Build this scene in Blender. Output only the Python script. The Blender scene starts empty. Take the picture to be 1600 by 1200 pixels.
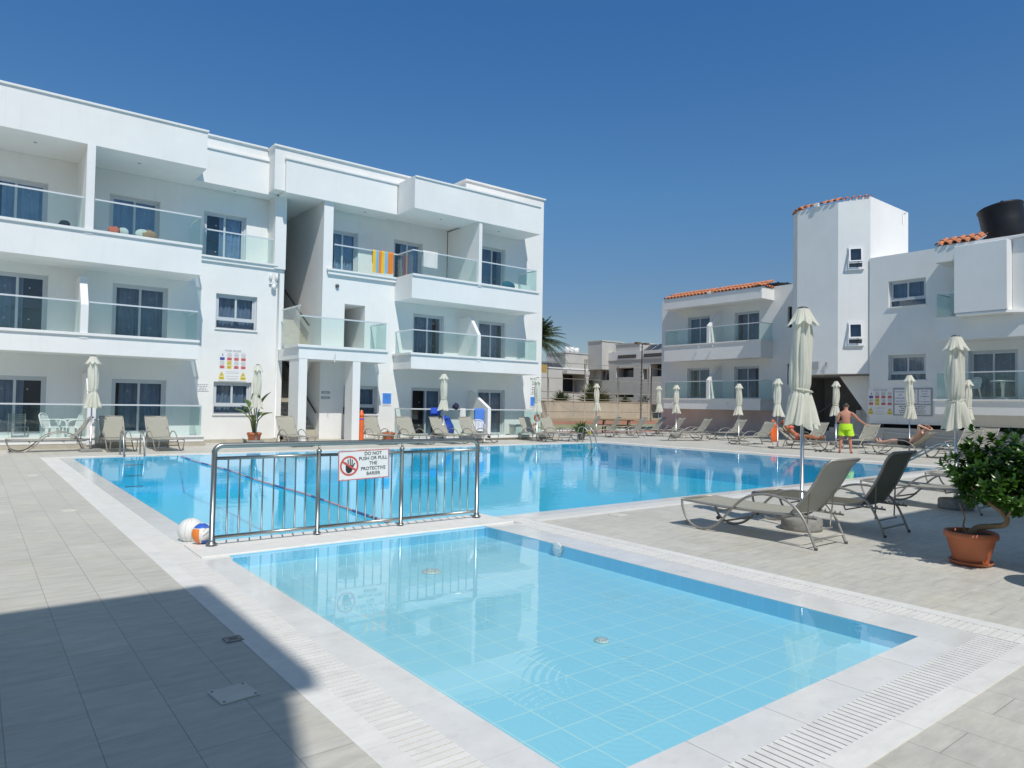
import bpy, bmesh, math, random
from mathutils import Vector, Matrix
random.seed(7)
PI = math.pi
scene = bpy.context.scene
COL = scene.collection
rad = math.radians

# ------------------------------------------------------------------ helpers
class MB:
    """collects shapes in one bmesh, build() links them as ONE mesh object"""
    def __init__(s):
        s.bm = bmesh.new(); s.mi = 0
    def _f(s, vs, smooth=False):
        try:
            f = s.bm.faces.new(vs)
        except ValueError:
            return None
        f.material_index = s.mi; f.smooth = smooth
        return f
    def quad(s, *p, smooth=False):
        return s._f([s.bm.verts.new(Vector(q)) for q in p], smooth)
    def box(s, x0, x1, y0, y1, z0, z1):
        if x0 > x1: x0, x1 = x1, x0
        if y0 > y1: y0, y1 = y1, y0
        if z0 > z1: z0, z1 = z1, z0
        v = [s.bm.verts.new((x, y, z)) for z in (z0, z1) for y in (y0, y1) for x in (x0, x1)]
        for a in ((0,2,3,1),(4,5,7,6),(0,1,5,4),(2,6,7,3),(0,4,6,2),(1,3,7,5)):
            s._f([v[i] for i in a])
        return v
    def prism(s, pts, vec):
        vec = Vector(vec)
        a = [s.bm.verts.new(Vector(p)) for p in pts]
        b = [s.bm.verts.new(Vector(p)+vec) for p in pts]
        n = len(a)
        f1 = s._f(a); f2 = s._f(list(reversed(b)))
        fs = [f1, f2]
        for i in range(n):
            fs.append(s._f([a[i], b[i], b[(i+1) % n], a[(i+1) % n]]))
        bmesh.ops.recalc_face_normals(s.bm, faces=[f for f in fs if f])
    def grid(s, fn, nu, nv, cu=False, cv=False, smooth=True):
        V = [[s.bm.verts.new(Vector(fn(i, j))) for j in range(nv)] for i in range(nu)]
        for i in range(nu if cu else nu-1):
            for j in range(nv if cv else nv-1):
                s._f([V[i][j], V[(i+1) % nu][j], V[(i+1) % nu][(j+1) % nv], V[i][(j+1) % nv]], smooth)
        return V
    def tube(s, path, r, seg=8, closed=False, smooth=True, sx=1.0):
        P = [Vector(p) for p in path]; n = len(P)
        rr = r if isinstance(r, (list, tuple)) else [r]*n
        rings = []
        prev = None
        for i in range(n):
            a = P[i-1] if (i > 0 or closed) else P[i]
            b = P[(i+1) % n] if (i < n-1 or closed) else P[i]
            t = (b-a)
            if t.length < 1e-9: t = Vector((0,0,1))
            t.normalize()
            if prev is None:
                up = Vector((0,0,1)) if abs(t.z) < .9 else Vector((0,1,0))
                nrm = (up - t*up.dot(t)).normalized()
            else:
                nrm = prev - t*prev.dot(t)
                if nrm.length < 1e-6:
                    nrm = Vector((1,0,0)) - t*t.x
                nrm.normalize()
            prev = nrm
            bi = t.cross(nrm)
            rings.append([s.bm.verts.new(P[i] + nrm*math.cos(2*PI*k/seg)*rr[i] + bi*math.sin(2*PI*k/seg)*rr[i]*sx) for k in range(seg)])
        for i in range(n if closed else n-1):
            A = rings[i]; B = rings[(i+1) % n]
            for k in range(seg):
                s._f([A[k], B[k], B[(k+1) % seg], A[(k+1) % seg]], smooth)
        if not closed:
            s._f(list(reversed(rings[0]))); s._f(rings[-1])
    def lathe(s, prof, c=(0,0,0), seg=24, smooth=True, cap=True):
        c = Vector(c)
        R = [[s.bm.verts.new(c+Vector((r*math.cos(2*PI*k/seg), r*math.sin(2*PI*k/seg), z))) for k in range(seg)] for r, z in prof]
        for i in range(len(R)-1):
            for k in range(seg):
                s._f([R[i][k], R[i][(k+1) % seg], R[i+1][(k+1) % seg], R[i+1][k]], smooth)
        if cap:
            s._f(list(reversed(R[0]))); s._f(R[-1])
    def sphere(s, c, r, seg=24, rings=14, sc=(1,1,1)):
        c = Vector(c)
        def fn(i, j):
            th = 2*PI*i/seg; ph = PI*j/(rings-1)
            rr = max(math.sin(ph), 1e-3)
            return c+Vector((r*sc[0]*rr*math.cos(th), r*sc[1]*rr*math.sin(th), -r*sc[2]*math.cos(ph)))
        s.grid(fn, seg, rings, cu=True)
    def add_mesh(s, me, M):
        vs = [s.bm.verts.new(M @ v.co) for v in me.vertices]
        for p in me.polygons:
            s._f([vs[i] for i in p.vertices])
    def xform(s, M):
        bmesh.ops.transform(s.bm, matrix=M, verts=s.bm.verts[:])
    def bevel(s, w, seg=2):
        bmesh.ops.remove_doubles(s.bm, verts=s.bm.verts[:], dist=1e-5)
        bmesh.ops.bevel(s.bm, geom=s.bm.edges[:], offset=w, segments=seg, affect='EDGES', profile=.5)
    def build(s, name, mat, parent=None, local=False, label=None, cat=None, group=None, kind=None):
        me = bpy.data.meshes.new(name)
        if parent is not None and not local:
            wl = wloc(parent)
            bmesh.ops.translate(s.bm, vec=-wl, verts=s.bm.verts[:])
        s.bm.to_mesh(me); s.bm.free()
        o = bpy.data.objects.new(name, me); COL.objects.link(o)
        for m in (mat if isinstance(mat, (list, tuple)) else [mat]):
            me.materials.append(m)
        if parent is not None: o.parent = parent
        tag(o, label, cat, group, kind)
        return o

def wloc(o):
    v = Vector((0,0,0))
    while o is not None:
        v += Vector(o.location); o = o.parent
    return v
def tag(o, label=None, cat=None, group=None, kind=None):
    if label: o['label'] = label
    if cat: o['category'] = cat
    if group: o['group'] = group
    if kind: o['kind'] = kind
    return o
def empty(name, loc, label=None, cat=None, group=None, rz=0):
    o = bpy.data.objects.new(name, None); COL.objects.link(o)
    o.location = loc; o.rotation_euler = (0,0,rz); o.empty_display_size = .1
    return tag(o, label, cat, group)
def kids(o):
    return [c for c in COL.objects if c.parent == o]
def copy_tree(o, parent=None):
    c = o.copy(); COL.objects.link(c)
    c.parent = parent
    for ch in kids(o): copy_tree(ch, c)
    return c
def text_mesh(txt, size, align='CENTER'):
    cu = bpy.data.curves.new('lettering', 'FONT'); cu.body = txt; cu.size = size
    cu.align_x = align; cu.align_y = 'CENTER'; cu.resolution_u = 3; cu.offset = size*.012
    ob = bpy.data.objects.new('lettering', cu); COL.objects.link(ob)
    dg = bpy.context.evaluated_depsgraph_get(); dg.update()
    me = bpy.data.meshes.new_from_object(ob.evaluated_get(dg))
    bpy.data.objects.remove(ob); bpy.data.curves.remove(cu)
    return me
def arc(c, r, a0, a1, n, plane='xz'):
    out = []
    for i in range(n+1):
        a = a0+(a1-a0)*i/n
        u, v = r*math.cos(a), r*math.sin(a)
        out.append((c[0]+u, c[1], c[2]+v) if plane == 'xz' else ((c[0]+u, c[1]+v, c[2]) if plane == 'xy' else (c[0], c[1]+u, c[2]+v)))
    return out
def spline(pts, n=6):
    P = [Vector(p) for p in pts]; out = []
    for i in range(len(P)-1):
        p0 = P[max(i-1, 0)]; p1 = P[i]; p2 = P[i+1]; p3 = P[min(i+2, len(P)-1)]
        for k in range(n):
            t = k/n
            out.append(.5*((2*p1)+(p2-p0)*t+(2*p0-5*p1+4*p2-p3)*t*t+(3*p1-p0-3*p2+p3)*t**3))
    out.append(P[-1])
    return out

# ------------------------------------------------------------------ materials
def newmat(name):
    m = bpy.data.materials.new(name); m.use_nodes = True
    nt = m.node_tree; nt.nodes.clear()
    out = nt.nodes.new('ShaderNodeOutputMaterial')
    return m, nt, out
def pbr(name, col, rough=.5, metal=0.0, var=0.0, vscale=3.0, bump=0.0, bscale=40.0, spec=.5, coat=0.0, transl=0.0, stretch=None, col2=None, emit=None):
    m, nt, out = newmat(name)
    N = nt.nodes; L = nt.links
    b = N.new('ShaderNodeBsdfPrincipled')
    b.inputs['Roughness'].default_value = rough; b.inputs['Metallic'].default_value = metal
    b.inputs['Specular IOR Level'].default_value = spec; b.inputs['Coat Weight'].default_value = coat
    c = (*col, 1)
    b.inputs['Base Color'].default_value = c
    tc = N.new('ShaderNodeTexCoord')
    vec = tc.outputs['Object']
    if stretch:
        mp = N.new('ShaderNodeMapping'); mp.inputs['Scale'].default_value = stretch
        L.new(vec, mp.inputs['Vector']); vec = mp.outputs['Vector']
    if var > 0 or col2:
        nz = N.new('ShaderNodeTexNoise'); nz.inputs['Scale'].default_value = vscale; nz.inputs['Detail'].default_value = 6
        nz.inputs['Roughness'].default_value = .62
        L.new(vec, nz.inputs['Vector'])
        rp = N.new('ShaderNodeValToRGB')
        if col2 is None:
            c0 = tuple(max(0, x*(1-var)) for x in col); c1 = tuple(min(1, x*(1+var)) for x in col)
        else:
            c0, c1 = col, col2
        rp.color_ramp.elements[0].color = (*c0, 1); rp.color_ramp.elements[1].color = (*c1, 1)
        rp.color_ramp.elements[0].position = .32; rp.color_ramp.elements[1].position = .68
        L.new(nz.outputs['Fac'], rp.inputs['Fac']); L.new(rp.outputs['Color'], b.inputs['Base Color'])
    if bump > 0:
        n2 = N.new('ShaderNodeTexNoise'); n2.inputs['Scale'].default_value = bscale; n2.inputs['Detail'].default_value = 4
        L.new(vec, n2.inputs['Vector'])
        bp = N.new('ShaderNodeBump'); bp.inputs['Strength'].default_value = bump; bp.inputs['Distance'].default_value = .01
        L.new(n2.outputs['Fac'], bp.inputs['Height']); L.new(bp.outputs['Normal'], b.inputs['Normal'])
    if emit: pass
    if transl > 0:
        tr = N.new('ShaderNodeBsdfTranslucent'); tr.inputs['Color'].default_value = c
        mx = N.new('ShaderNodeMixShader'); mx.inputs[0].default_value = transl
        L.new(b.outputs[0], mx.inputs[1]); L.new(tr.outputs[0], mx.inputs[2]); L.new(mx.outputs[0], out.inputs[0])
    else:
        L.new(b.outputs[0], out.inputs[0])
    return m
def glassy(name, tint, ior=1.45, rough=.0, bump=None, gloss=(1,1,1), rip=None):
    """clear sheet: tinted transparency plus Fresnel reflection"""
    m, nt, out = newmat(name); N = nt.nodes; L = nt.links
    t = N.new('ShaderNodeBsdfTransparent'); t.inputs['Color'].default_value = (*tint, 1)
    g = N.new('ShaderNodeBsdfGlossy'); g.inputs['Roughness'].default_value = rough; g.inputs['Color'].default_value = (*gloss, 1)
    f = N.new('ShaderNodeFresnel'); f.inputs['IOR'].default_value = ior
    mx = N.new('ShaderNodeMixShader')
    geo = N.new('ShaderNodeNewGeometry'); mr0 = N.new('ShaderNodeMapRange')     # both faces of a thin sheet reflect alike
    mr0.inputs['To Min'].default_value = ior; mr0.inputs['To Max'].default_value = 1/ior
    L.new(geo.outputs['Backfacing'], mr0.inputs['Value']); L.new(mr0.outputs['Result'], f.inputs['IOR'])
    L.new(f.outputs[0], mx.inputs[0]); L.new(t.outputs[0], mx.inputs[1]); L.new(g.outputs[0], mx.inputs[2])
    if bump:
        tc = N.new('ShaderNodeTexCoord')
        h = None
        for sc, st, strx in bump:
            mp = N.new('ShaderNodeMapping'); mp.inputs['Scale'].default_value = strx
            L.new(tc.outputs['Object'], mp.inputs['Vector'])
            nz = N.new('ShaderNodeTexNoise'); nz.inputs['Scale'].default_value = sc; nz.inputs['Detail'].default_value = 3
            L.new(mp.outputs['Vector'], nz.inputs['Vector'])
            mu = N.new('ShaderNodeMath'); mu.operation = 'MULTIPLY'; mu.inputs[1].default_value = st
            L.new(nz.outputs['Fac'], mu.inputs[0])
            if h is None: h = mu.outputs[0]
            else:
                ad = N.new('ShaderNodeMath'); ad.operation = 'ADD'
                L.new(h, ad.inputs[0]); L.new(mu.outputs[0], ad.inputs[1]); h = ad.outputs[0]
        for (cx, cy, reach, wl, st) in (rip or []):
            # a spreading ring of ripples round (cx, cy), dying out with distance
            mp = N.new('ShaderNodeMapping'); mp.inputs['Location'].default_value = (-cx, -cy, 0)
            L.new(tc.outputs['Object'], mp.inputs['Vector'])
            ln = N.new('ShaderNodeVectorMath'); ln.operation = 'LENGTH'
            L.new(mp.outputs['Vector'], ln.inputs[0])
            w = N.new('ShaderNodeMath'); w.operation = 'MULTIPLY'; w.inputs[1].default_value = 2*PI/wl
            L.new(ln.outputs['Value'], w.inputs[0])
            sn = N.new('ShaderNodeMath'); sn.operation = 'SINE'; L.new(w.outputs[0], sn.inputs[0])
            mr = N.new('ShaderNodeMapRange'); mr.inputs['From Min'].default_value = 0; mr.inputs['From Max'].default_value = reach
            mr.inputs['To Min'].default_value = st; mr.inputs['To Max'].default_value = 0
            L.new(ln.outputs['Value'], mr.inputs['Value'])
            mu = N.new('ShaderNodeMath'); mu.operation = 'MULTIPLY'
            L.new(sn.outputs[0], mu.inputs[0]); L.new(mr.outputs['Result'], mu.inputs[1])
            ad = N.new('ShaderNodeMath'); ad.operation = 'ADD'
            L.new(h, ad.inputs[0]); L.new(mu.outputs[0], ad.inputs[1]); h = ad.outputs[0]
        bp = N.new('ShaderNodeBump'); bp.inputs['Strength'].default_value = 1; bp.inputs['Distance'].default_value = 1.0
        L.new(h, bp.inputs['Height'])
        L.new(bp.outputs['Normal'], g.inputs['Normal']); L.new(bp.outputs['Normal'], f.inputs['Normal'])
    L.new(mx.outputs[0], out.inputs[0])
    return m
def grid_tile(name, col, line, cell, lw, off, rough=.25, var=.06):
    m, nt, out = newmat(name); N = nt.nodes; L = nt.links
    b = N.new('ShaderNodeBsdfPrincipled'); b.inputs['Roughness'].default_value = rough
    tc = N.new('ShaderNodeTexCoord')
    mp = N.new('ShaderNodeMapping'); mp.inputs['Scale'].default_value = [1/c for c in cell]; mp.inputs['Location'].default_value = off
    L.new(tc.outputs['Object'], mp.inputs['Vector'])
    fr = N.new('ShaderNodeVectorMath'); fr.operation = 'FRACTION'; L.new(mp.outputs[0], fr.inputs[0])
    fl = N.new('ShaderNodeVectorMath'); fl.operation = 'FLOOR'; L.new(mp.outputs[0], fl.inputs[0])
    sp = N.new('ShaderNodeSeparateXYZ'); L.new(fr.outputs[0], sp.inputs[0])
    last = None
    for k in range(3):
        c = N.new('ShaderNodeMath'); c.operation = 'LESS_THAN'; c.inputs[1].default_value = lw/cell[k]
        L.new(sp.outputs[k], c.inputs[0])
        if last is None: last = c.outputs[0]
        else:
            mxx = N.new('ShaderNodeMath'); mxx.operation = 'MAXIMUM'
            L.new(last, mxx.inputs[0]); L.new(c.outputs[0], mxx.inputs[1]); last = mxx.outputs[0]
    wn = N.new('ShaderNodeTexWhiteNoise'); L.new(fl.outputs[0], wn.inputs['Vector'])
    mr = N.new('ShaderNodeMapRange'); mr.inputs['To Min'].default_value = 1-var; mr.inputs['To Max'].default_value = 1+var
    L.new(wn.outputs['Value'], mr.inputs['Value'])
    vm = N.new('ShaderNodeVectorMath'); vm.operation = 'SCALE'; vm.inputs[0].default_value = col
    L.new(mr.outputs['Result'], vm.inputs['Scale'])
    mix = N.new('ShaderNodeMix'); mix.data_type = 'RGBA'
    L.new(last, mix.inputs['Factor']); L.new(vm.outputs[0], mix.inputs['A']); mix.inputs['B'].default_value = (*line, 1)
    L.new(mix.outputs['Result'], b.inputs['Base Color']); L.new(b.outputs[0], out.inputs[0])
    return m
def deck_mat():
    m, nt, out = newmat('porcelain_paving'); N = nt.nodes; L = nt.links
    b = N.new('ShaderNodeBsdfPrincipled'); b.inputs['Roughness'].default_value = .55
    b.inputs['Specular IOR Level'].default_value = .35
    tc = N.new('ShaderNodeTexCoord'); sp = N.new('ShaderNodeSeparateXYZ'); cb = N.new('ShaderNodeCombineXYZ')
    L.new(tc.outputs['Object'], sp.inputs[0])
    ax = N.new('ShaderNodeMath'); ax.operation = 'ADD'; ax.inputs[1].default_value = .17
    L.new(sp.outputs['X'], ax.inputs[0]); L.new(ax.outputs[0], cb.inputs['Y']); L.new(sp.outputs['Y'], cb.inputs['X'])
    br = N.new('ShaderNodeTexBrick'); br.offset = .5; br.inputs['Scale'].default_value = 1
    br.inputs['Color1'].default_value = (.59,.565,.505,1); br.inputs['Color2'].default_value = (.545,.525,.47,1)
    br.inputs['Mortar'].default_value = (.36,.345,.31,1); br.inputs['Mortar Size'].default_value = .0028
    br.inputs['Mortar Smooth'].default_value = .3; br.inputs['Brick Width'].default_value = .655; br.inputs['Row Height'].default_value = .335
    L.new(cb.outputs[0], br.inputs['Vector'])
    # cloudy veins across each slab, drawn out along X like the stone in the photo
    mp = N.new('ShaderNodeMapping'); mp.inputs['Scale'].default_value = (2.2, 9, 1); L.new(tc.outputs['Object'], mp.inputs['Vector'])
    n1 = N.new('ShaderNodeTexNoise'); n1.inputs['Scale'].default_value = 1.6; n1.inputs['Detail'].default_value = 9; n1.inputs['Roughness'].default_value = .68
    L.new(mp.outputs[0], n1.inputs['Vector'])
    n2 = N.new('ShaderNodeTexNoise'); n2.inputs['Scale'].default_value = .55; n2.inputs['Detail'].default_value = 5
    L.new(tc.outputs['Object'], n2.inputs['Vector'])
    r1 = N.new('ShaderNodeMapRange'); r1.inputs['From Min'].default_value = .3; r1.inputs['From Max'].default_value = .7
    r1.inputs['To Min'].default_value = .84; r1.inputs['To Max'].default_value = 1.13
    L.new(n1.outputs['Fac'], r1.inputs['Value'])
    r2 = N.new('ShaderNodeMapRange'); r2.inputs['From Min'].default_value = .3; r2.inputs['From Max'].default_value = .7
    r2.inputs['To Min'].default_value = .93; r2.inputs['To Max'].default_value = 1.07
    L.new(n2.outputs['Fac'], r2.inputs['Value'])
    mu = N.new('ShaderNodeMath'); mu.operation = 'MULTIPLY'; L.new(r1.outputs[0], mu.inputs[0]); L.new(r2.outputs[0], mu.inputs[1])
    vs = N.new('ShaderNodeVectorMath'); vs.operation = 'SCALE'; L.new(br.outputs['Color'], vs.inputs[0]); L.new(mu.outputs[0], vs.inputs['Scale'])
    n3 = N.new('ShaderNodeTexNoise'); n3.inputs['Scale'].default_value = 1.15; n3.inputs['Detail'].default_value = 7; n3.inputs['Roughness'].default_value = .7
    mp3 = N.new('ShaderNodeMapping'); mp3.inputs['Scale'].default_value = (1,2.4,1); L.new(tc.outputs['Object'], mp3.inputs['Vector']); L.new(mp3.outputs[0], n3.inputs['Vector'])
    r3 = N.new('ShaderNodeMapRange'); r3.inputs['From Min'].default_value = .5; r3.inputs['From Max'].default_value = .72; r3.inputs['To Max'].default_value = .5
    L.new(n3.outputs['Fac'], r3.inputs['Value'])
    tn = N.new('ShaderNodeMix'); tn.data_type = 'RGBA'; tn.blend_type = 'MULTIPLY'; tn.inputs['B'].default_value = (.95,.90,.76,1)
    L.new(r3.outputs['Result'], tn.inputs['Factor']); L.new(vs.outputs[0], tn.inputs['A']); L.new(tn.outputs['Result'], b.inputs['Base Color'])
    ad = N.new('ShaderNodeMath'); ad.operation = 'MULTIPLY_ADD'; ad.inputs[1].default_value = .25
    L.new(n1.outputs['Fac'], ad.inputs[0])
    inv = N.new('ShaderNodeMath'); inv.operation = 'SUBTRACT'; inv.inputs[0].default_value = 1; L.new(br.outputs['Fac'], inv.inputs[1])
    L.new(inv.outputs[0], ad.inputs[2])
    bp = N.new('ShaderNodeBump'); bp.inputs['Strength'].default_value = .5; bp.inputs['Distance'].default_value = .004
    L.new(ad.outputs[0], bp.inputs['Height']); L.new(bp.outputs['Normal'], b.inputs['Normal'])
    L.new(b.outputs[0], out.inputs[0])
    return m

def stucco(name, col, rough, var=.03, vscale=.7, bump=.1, bscale=50, spec=.2):
    """painted render: cloudy tone, faint rain streaks that run down, fine grain"""
    m = pbr(name, col, rough, var=var, vscale=vscale, bump=bump, bscale=bscale, spec=spec)
    nt = m.node_tree; N = nt.nodes; L = nt.links
    b = next(n for n in N if n.type == 'BSDF_PRINCIPLED'); src = b.inputs['Base Color'].links[0].from_socket
    tc = N.new('ShaderNodeTexCoord'); mp = N.new('ShaderNodeMapping'); mp.inputs['Scale'].default_value = (5,5,.35)
    L.new(tc.outputs['Object'], mp.inputs['Vector'])
    nz = N.new('ShaderNodeTexNoise'); nz.inputs['Scale'].default_value = 1.3; nz.inputs['Detail'].default_value = 7; nz.inputs['Roughness'].default_value = .7
    L.new(mp.outputs[0], nz.inputs['Vector'])
    mr = N.new('ShaderNodeMapRange'); mr.inputs['From Min'].default_value = .55; mr.inputs['From Max'].default_value = .80; mr.inputs['To Min'].default_value = 1; mr.inputs['To Max'].default_value = .93
    L.new(nz.outputs['Fac'], mr.inputs['Value'])
    vs = N.new('ShaderNodeVectorMath'); vs.operation = 'SCALE'; L.new(src, vs.inputs[0]); L.new(mr.outputs['Result'], vs.inputs['Scale'])
    L.new(vs.outputs[0], b.inputs['Base Color'])
    return m
def stones(name, col, rough, **kw):
    m = pbr(name, col, rough, **kw); N = m.node_tree.nodes; L = m.node_tree.links
    b = next(n for n in N if n.type == 'BSDF_PRINCIPLED'); src = b.inputs['Base Color'].links[0].from_socket
    g = N.new('ShaderNodeNewGeometry'); mr = N.new('ShaderNodeMapRange'); mr.inputs['To Min'].default_value = .96; mr.inputs['To Max'].default_value = 1.02
    L.new(g.outputs['Random Per Island'], mr.inputs['Value'])
    tc = N.new('ShaderNodeTexCoord'); nz = N.new('ShaderNodeTexNoise'); nz.inputs['Scale'].default_value = 7; nz.inputs['Detail'].default_value = 8; nz.inputs['Roughness'].default_value = .75
    L.new(tc.outputs['Object'], nz.inputs['Vector'])
    m2 = N.new('ShaderNodeMapRange'); m2.inputs['From Min'].default_value = .52; m2.inputs['From Max'].default_value = .75; m2.inputs['To Min'].default_value = 1; m2.inputs['To Max'].default_value = .86
    L.new(nz.outputs['Fac'], m2.inputs['Value'])
    mu = N.new('ShaderNodeMath'); mu.operation = 'MULTIPLY'; L.new(mr.outputs['Result'], mu.inputs[0]); L.new(m2.outputs['Result'], mu.inputs[1])
    vs = N.new('ShaderNodeVectorMath'); vs.operation = 'SCALE'; L.new(src, vs.inputs[0]); L.new(mu.outputs[0], vs.inputs['Scale']); L.new(vs.outputs[0], b.inputs['Base Color'])
    return m
M = {}
M['stucco'] = stucco('white_stucco', (.815,.81,.785), .85, var=.035, vscale=.7, bump=.12, bscale=55, spec=.2)
M['stucco_grey'] = pbr('weathered_stucco', (.53,.52,.49), .85, var=.06, vscale=.6, bump=.12, bscale=50, spec=.2)
M['pink_stucco'] = pbr('pinkish_plinth_paint', (.60,.49,.46), .85, var=.12, vscale=.9, bump=.1, spec=.2)
M['deck'] = deck_mat()
M['marble'] = stones('white_coping_stone', (.79,.77,.73), .5, var=.05, vscale=2.5, bump=.05, bscale=30, stretch=(1.5,6,1))
M['wet_marble'] = stones('wet_coping_stone', (.75,.74,.715), .18, var=.06, vscale=1.6, spec=.45, coat=0, stretch=(2,2,1))
M['slot_dark'] = pbr('grate_channel', (.50,.50,.49), .6, var=.2)
M['plinth'] = pbr('beige_stone_plinth', (.46,.42,.34), .6, var=.12, vscale=3, bump=.1)
M['kid_floor'] = grid_tile('pale_blue_pool_floor', (.34,.70,.80), (.55,.81,.78), (.25,.25,.25), .009, (.1,.15,.77), .3, .012)
M['kid_wall'] = grid_tile('pale_blue_pool_wall', (.23,.61,.82), (.34,.68,.82), (.142,.142,.3), .004, (.37,.1,.45), .25, .03)
M['pool_floor'] = grid_tile('blue_pool_tile', (.05,.61,.86), (.15,.67,.85), (.25,.25,.25), .008, (.2,.15,.23), .3, .02)
M['water'] = glassy('pool_water', (.85,.975,.99), 1.19, 0.0, bump=[(1.1,.0035,(1,1,1)), (5,.0009,(1,1.6,1)), (18,.00010,(1,1,1))])
M['kid_water'] = glassy('shallow_pool_water', (.90,.97,.99), 1.333, 0.0, bump=[(1.4,.0012,(1,1,1)), (7,.0003,(1,1.3,1)), (30,.00005,(1,1,1))],
                        rip=[(3.02,2.66,.85,.055,.0012), (2.55,2.35,.7,.05,.0010), (4.1,3.9,.6,.045,.0011), (4.4,3.5,.4,.04,.0009), (3.3,3.0,.5,.04,.0008)])
M['glass'] = glassy('balustrade_glass', (.885,.955,.945), 1.5, .0)
M['pane'] = glassy('window_glass', (.66,.76,.84), 1.9, .0)
M['frame'] = pbr('grey_white_window_frame', (.56,.59,.61), .4, spec=.5)
M['white_frame'] = pbr('white_window_frame', (.80,.80,.80), .4)
M['curtain'] = pbr('blue_grey_curtain', (.26,.30,.36), .9, var=.15, vscale=3)
M['dark'] = pbr('interior_shade_black', (.035,.036,.04), .9)  # near-black colour stands in for the shade of unlit rooms and the undercroft
M['curtain_light'] = pbr('sheer_curtain', (.40,.46,.56), .9, var=.15, vscale=3)
M['rail'] = pbr('satin_aluminium', (.74,.75,.75), .38, metal=.25)
M['steel'] = pbr('stainless_steel', (.40,.41,.385), .36, metal=1, var=.05, vscale=6)
M['steel_bar'] = pbr('brushed_steel_bar', (.25,.275,.275), .45, metal=1)
M['lounger'] = pbr('taupe_powder_coat', (.33,.315,.285), .42, metal=.35, var=.06, vscale=8)
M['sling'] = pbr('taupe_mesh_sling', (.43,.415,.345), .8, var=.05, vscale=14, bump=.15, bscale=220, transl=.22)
M['sling_shade'] = pbr('shade_tinted_mesh_sling', (.15,.14,.10), .8, var=.06, vscale=14, bump=.15, bscale=220, transl=.25)  # darker copy of the sling, the second lounger's shade put into its colour
M['canvas'] = pbr('cream_canvas', (.88,.87,.77), .9, var=.04, vscale=5, bump=.15, bscale=14, transl=.40)
M['pole'] = pbr('aluminium_pole', (.62,.62,.61), .3, metal=.9)
M['pole_dark'] = pbr('dark_metal_cap', (.12,.12,.13), .4, metal=.5)
M['concrete'] = pbr('rough_concrete', (.27,.265,.245), .95, var=.22, vscale=18, bump=.6, bscale=60)
M['terracotta'] = pbr('terracotta_plastic', (.50,.155,.065), .5, var=.07, vscale=5)
M['soil'] = pbr('potting_soil', (.06,.04,.025), 1, var=.4, vscale=30, bump=.6)
M['leaf'] = pbr('glossy_leaf', (.050,.125,.016), .28, var=.45, vscale=9, spec=.5, transl=.22)
M['leaf_dark'] = pbr('dark_leaf', (.030,.070,.018), .4, var=.35, vscale=6, transl=.12)
M['leaf_banana'] = pbr('broad_leaf', (.10,.17,.035), .45, var=.25, vscale=4, transl=.2)
M['leaf_palm'] = pbr('palm_frond', (.055,.085,.03), .5, var=.3, vscale=1, transl=.1)
M['leaf_agave'] = pbr('agave_leaf', (.13,.16,.06), .6, var=.3, vscale=1)
M['bark'] = pbr('tan_bark', (.30,.21,.12), .85, var=.25, vscale=20, bump=.5, bscale=35)
M['bark_dark'] = pbr('brown_trunk', (.16,.12,.08), .9, var=.3, vscale=10, bump=.6)
M['wood'] = pbr('brown_stained_wood', (.13,.055,.028), .6, var=.25, vscale=6, stretch=(1,6,1))
M['rooftile'] = pbr('orange_clay_tile', (.56,.215,.105), .75, var=.28, vscale=4.5, bump=.15)
M['black_plastic'] = pbr('black_water_tank_plastic', (.011,.012,.016), .5, var=.2, vscale=2, spec=.3)
M['white_plastic'] = pbr('white_plastic', (.78,.78,.77), .4)
M['sign_white'] = pbr('sign_white', (.80,.80,.79), .5)
M['sign_red'] = pbr('sign_red', (.62,.10,.08), .5)
M['sign_red_soft'] = pbr('faded_sign_red', (.66,.16,.16), .5)
M['sign_yellow'] = pbr('sign_yellow', (.72,.55,.05), .5)
M['sign_blue'] = pbr('sign_blue', (.09,.10,.38), .5)
M['notice_blue'] = pbr('notice_blue', (.08,.27,.75), .45)
M['sign_black'] = pbr('sign_black', (.03,.03,.03), .5)
M['sign_grey'] = pbr('sign_grey_text', (.30,.30,.31), .6)
M['board_grey'] = pbr('board_grey', (.36,.37,.38), .6)
M['orange'] = pbr('orange_plastic', (.80,.15,.03), .4)
M['ball_orange'] = pbr('ball_orange', (.85,.24,.04), .4)
M['ball_blue'] = pbr('ball_blue', (.04,.13,.55), .4)
M['ball_white'] = pbr('ball_white', (.80,.80,.77), .4)
M['rope_red'] = pbr('faded_red_float', (.50,.37,.44), .5)
M['rope_blue'] = pbr('navy_float', (.10,.13,.33), .5)
M['skin'] = pbr('tanned_skin', (.52,.235,.15), .5, var=.07, vscale=5)
M['skin_pale'] = pbr('fair_skin', (.62,.36,.26), .5, var=.06, vscale=5)
M['skin_red'] = pbr('deep_tanned_skin', (.40,.15,.075), .5, var=.07, vscale=5)
M['neon'] = pbr('neon_yellow_green_cloth', (.52,.85,.03), .7, var=.05)
M['hair'] = pbr('short_dark_hair', (.07,.055,.045), .8)
M['hair_brown'] = pbr('auburn_hair', (.20,.085,.04), .7)
M['black_cloth'] = pbr('black_cloth', (.02,.02,.022), .9)
M['red_cloth'] = pbr('coral_cloth', (.72,.16,.09), .8)
M['blue_cloth'] = pbr('blue_towel', (.09,.24,.70), .95, bump=.3)
M['royal_cloth'] = pbr('royal_blue_cloth', (.03,.10,.62), .9, bump=.3)
M['navy_cloth'] = pbr('navy_cloth', (.02,.025,.06), .9)
M['white_cloth'] = pbr('white_towel', (.70,.69,.66), .95, bump=.3)
M['tan_cloth'] = pbr('tan_cloth', (.45,.27,.15), .9)
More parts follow.
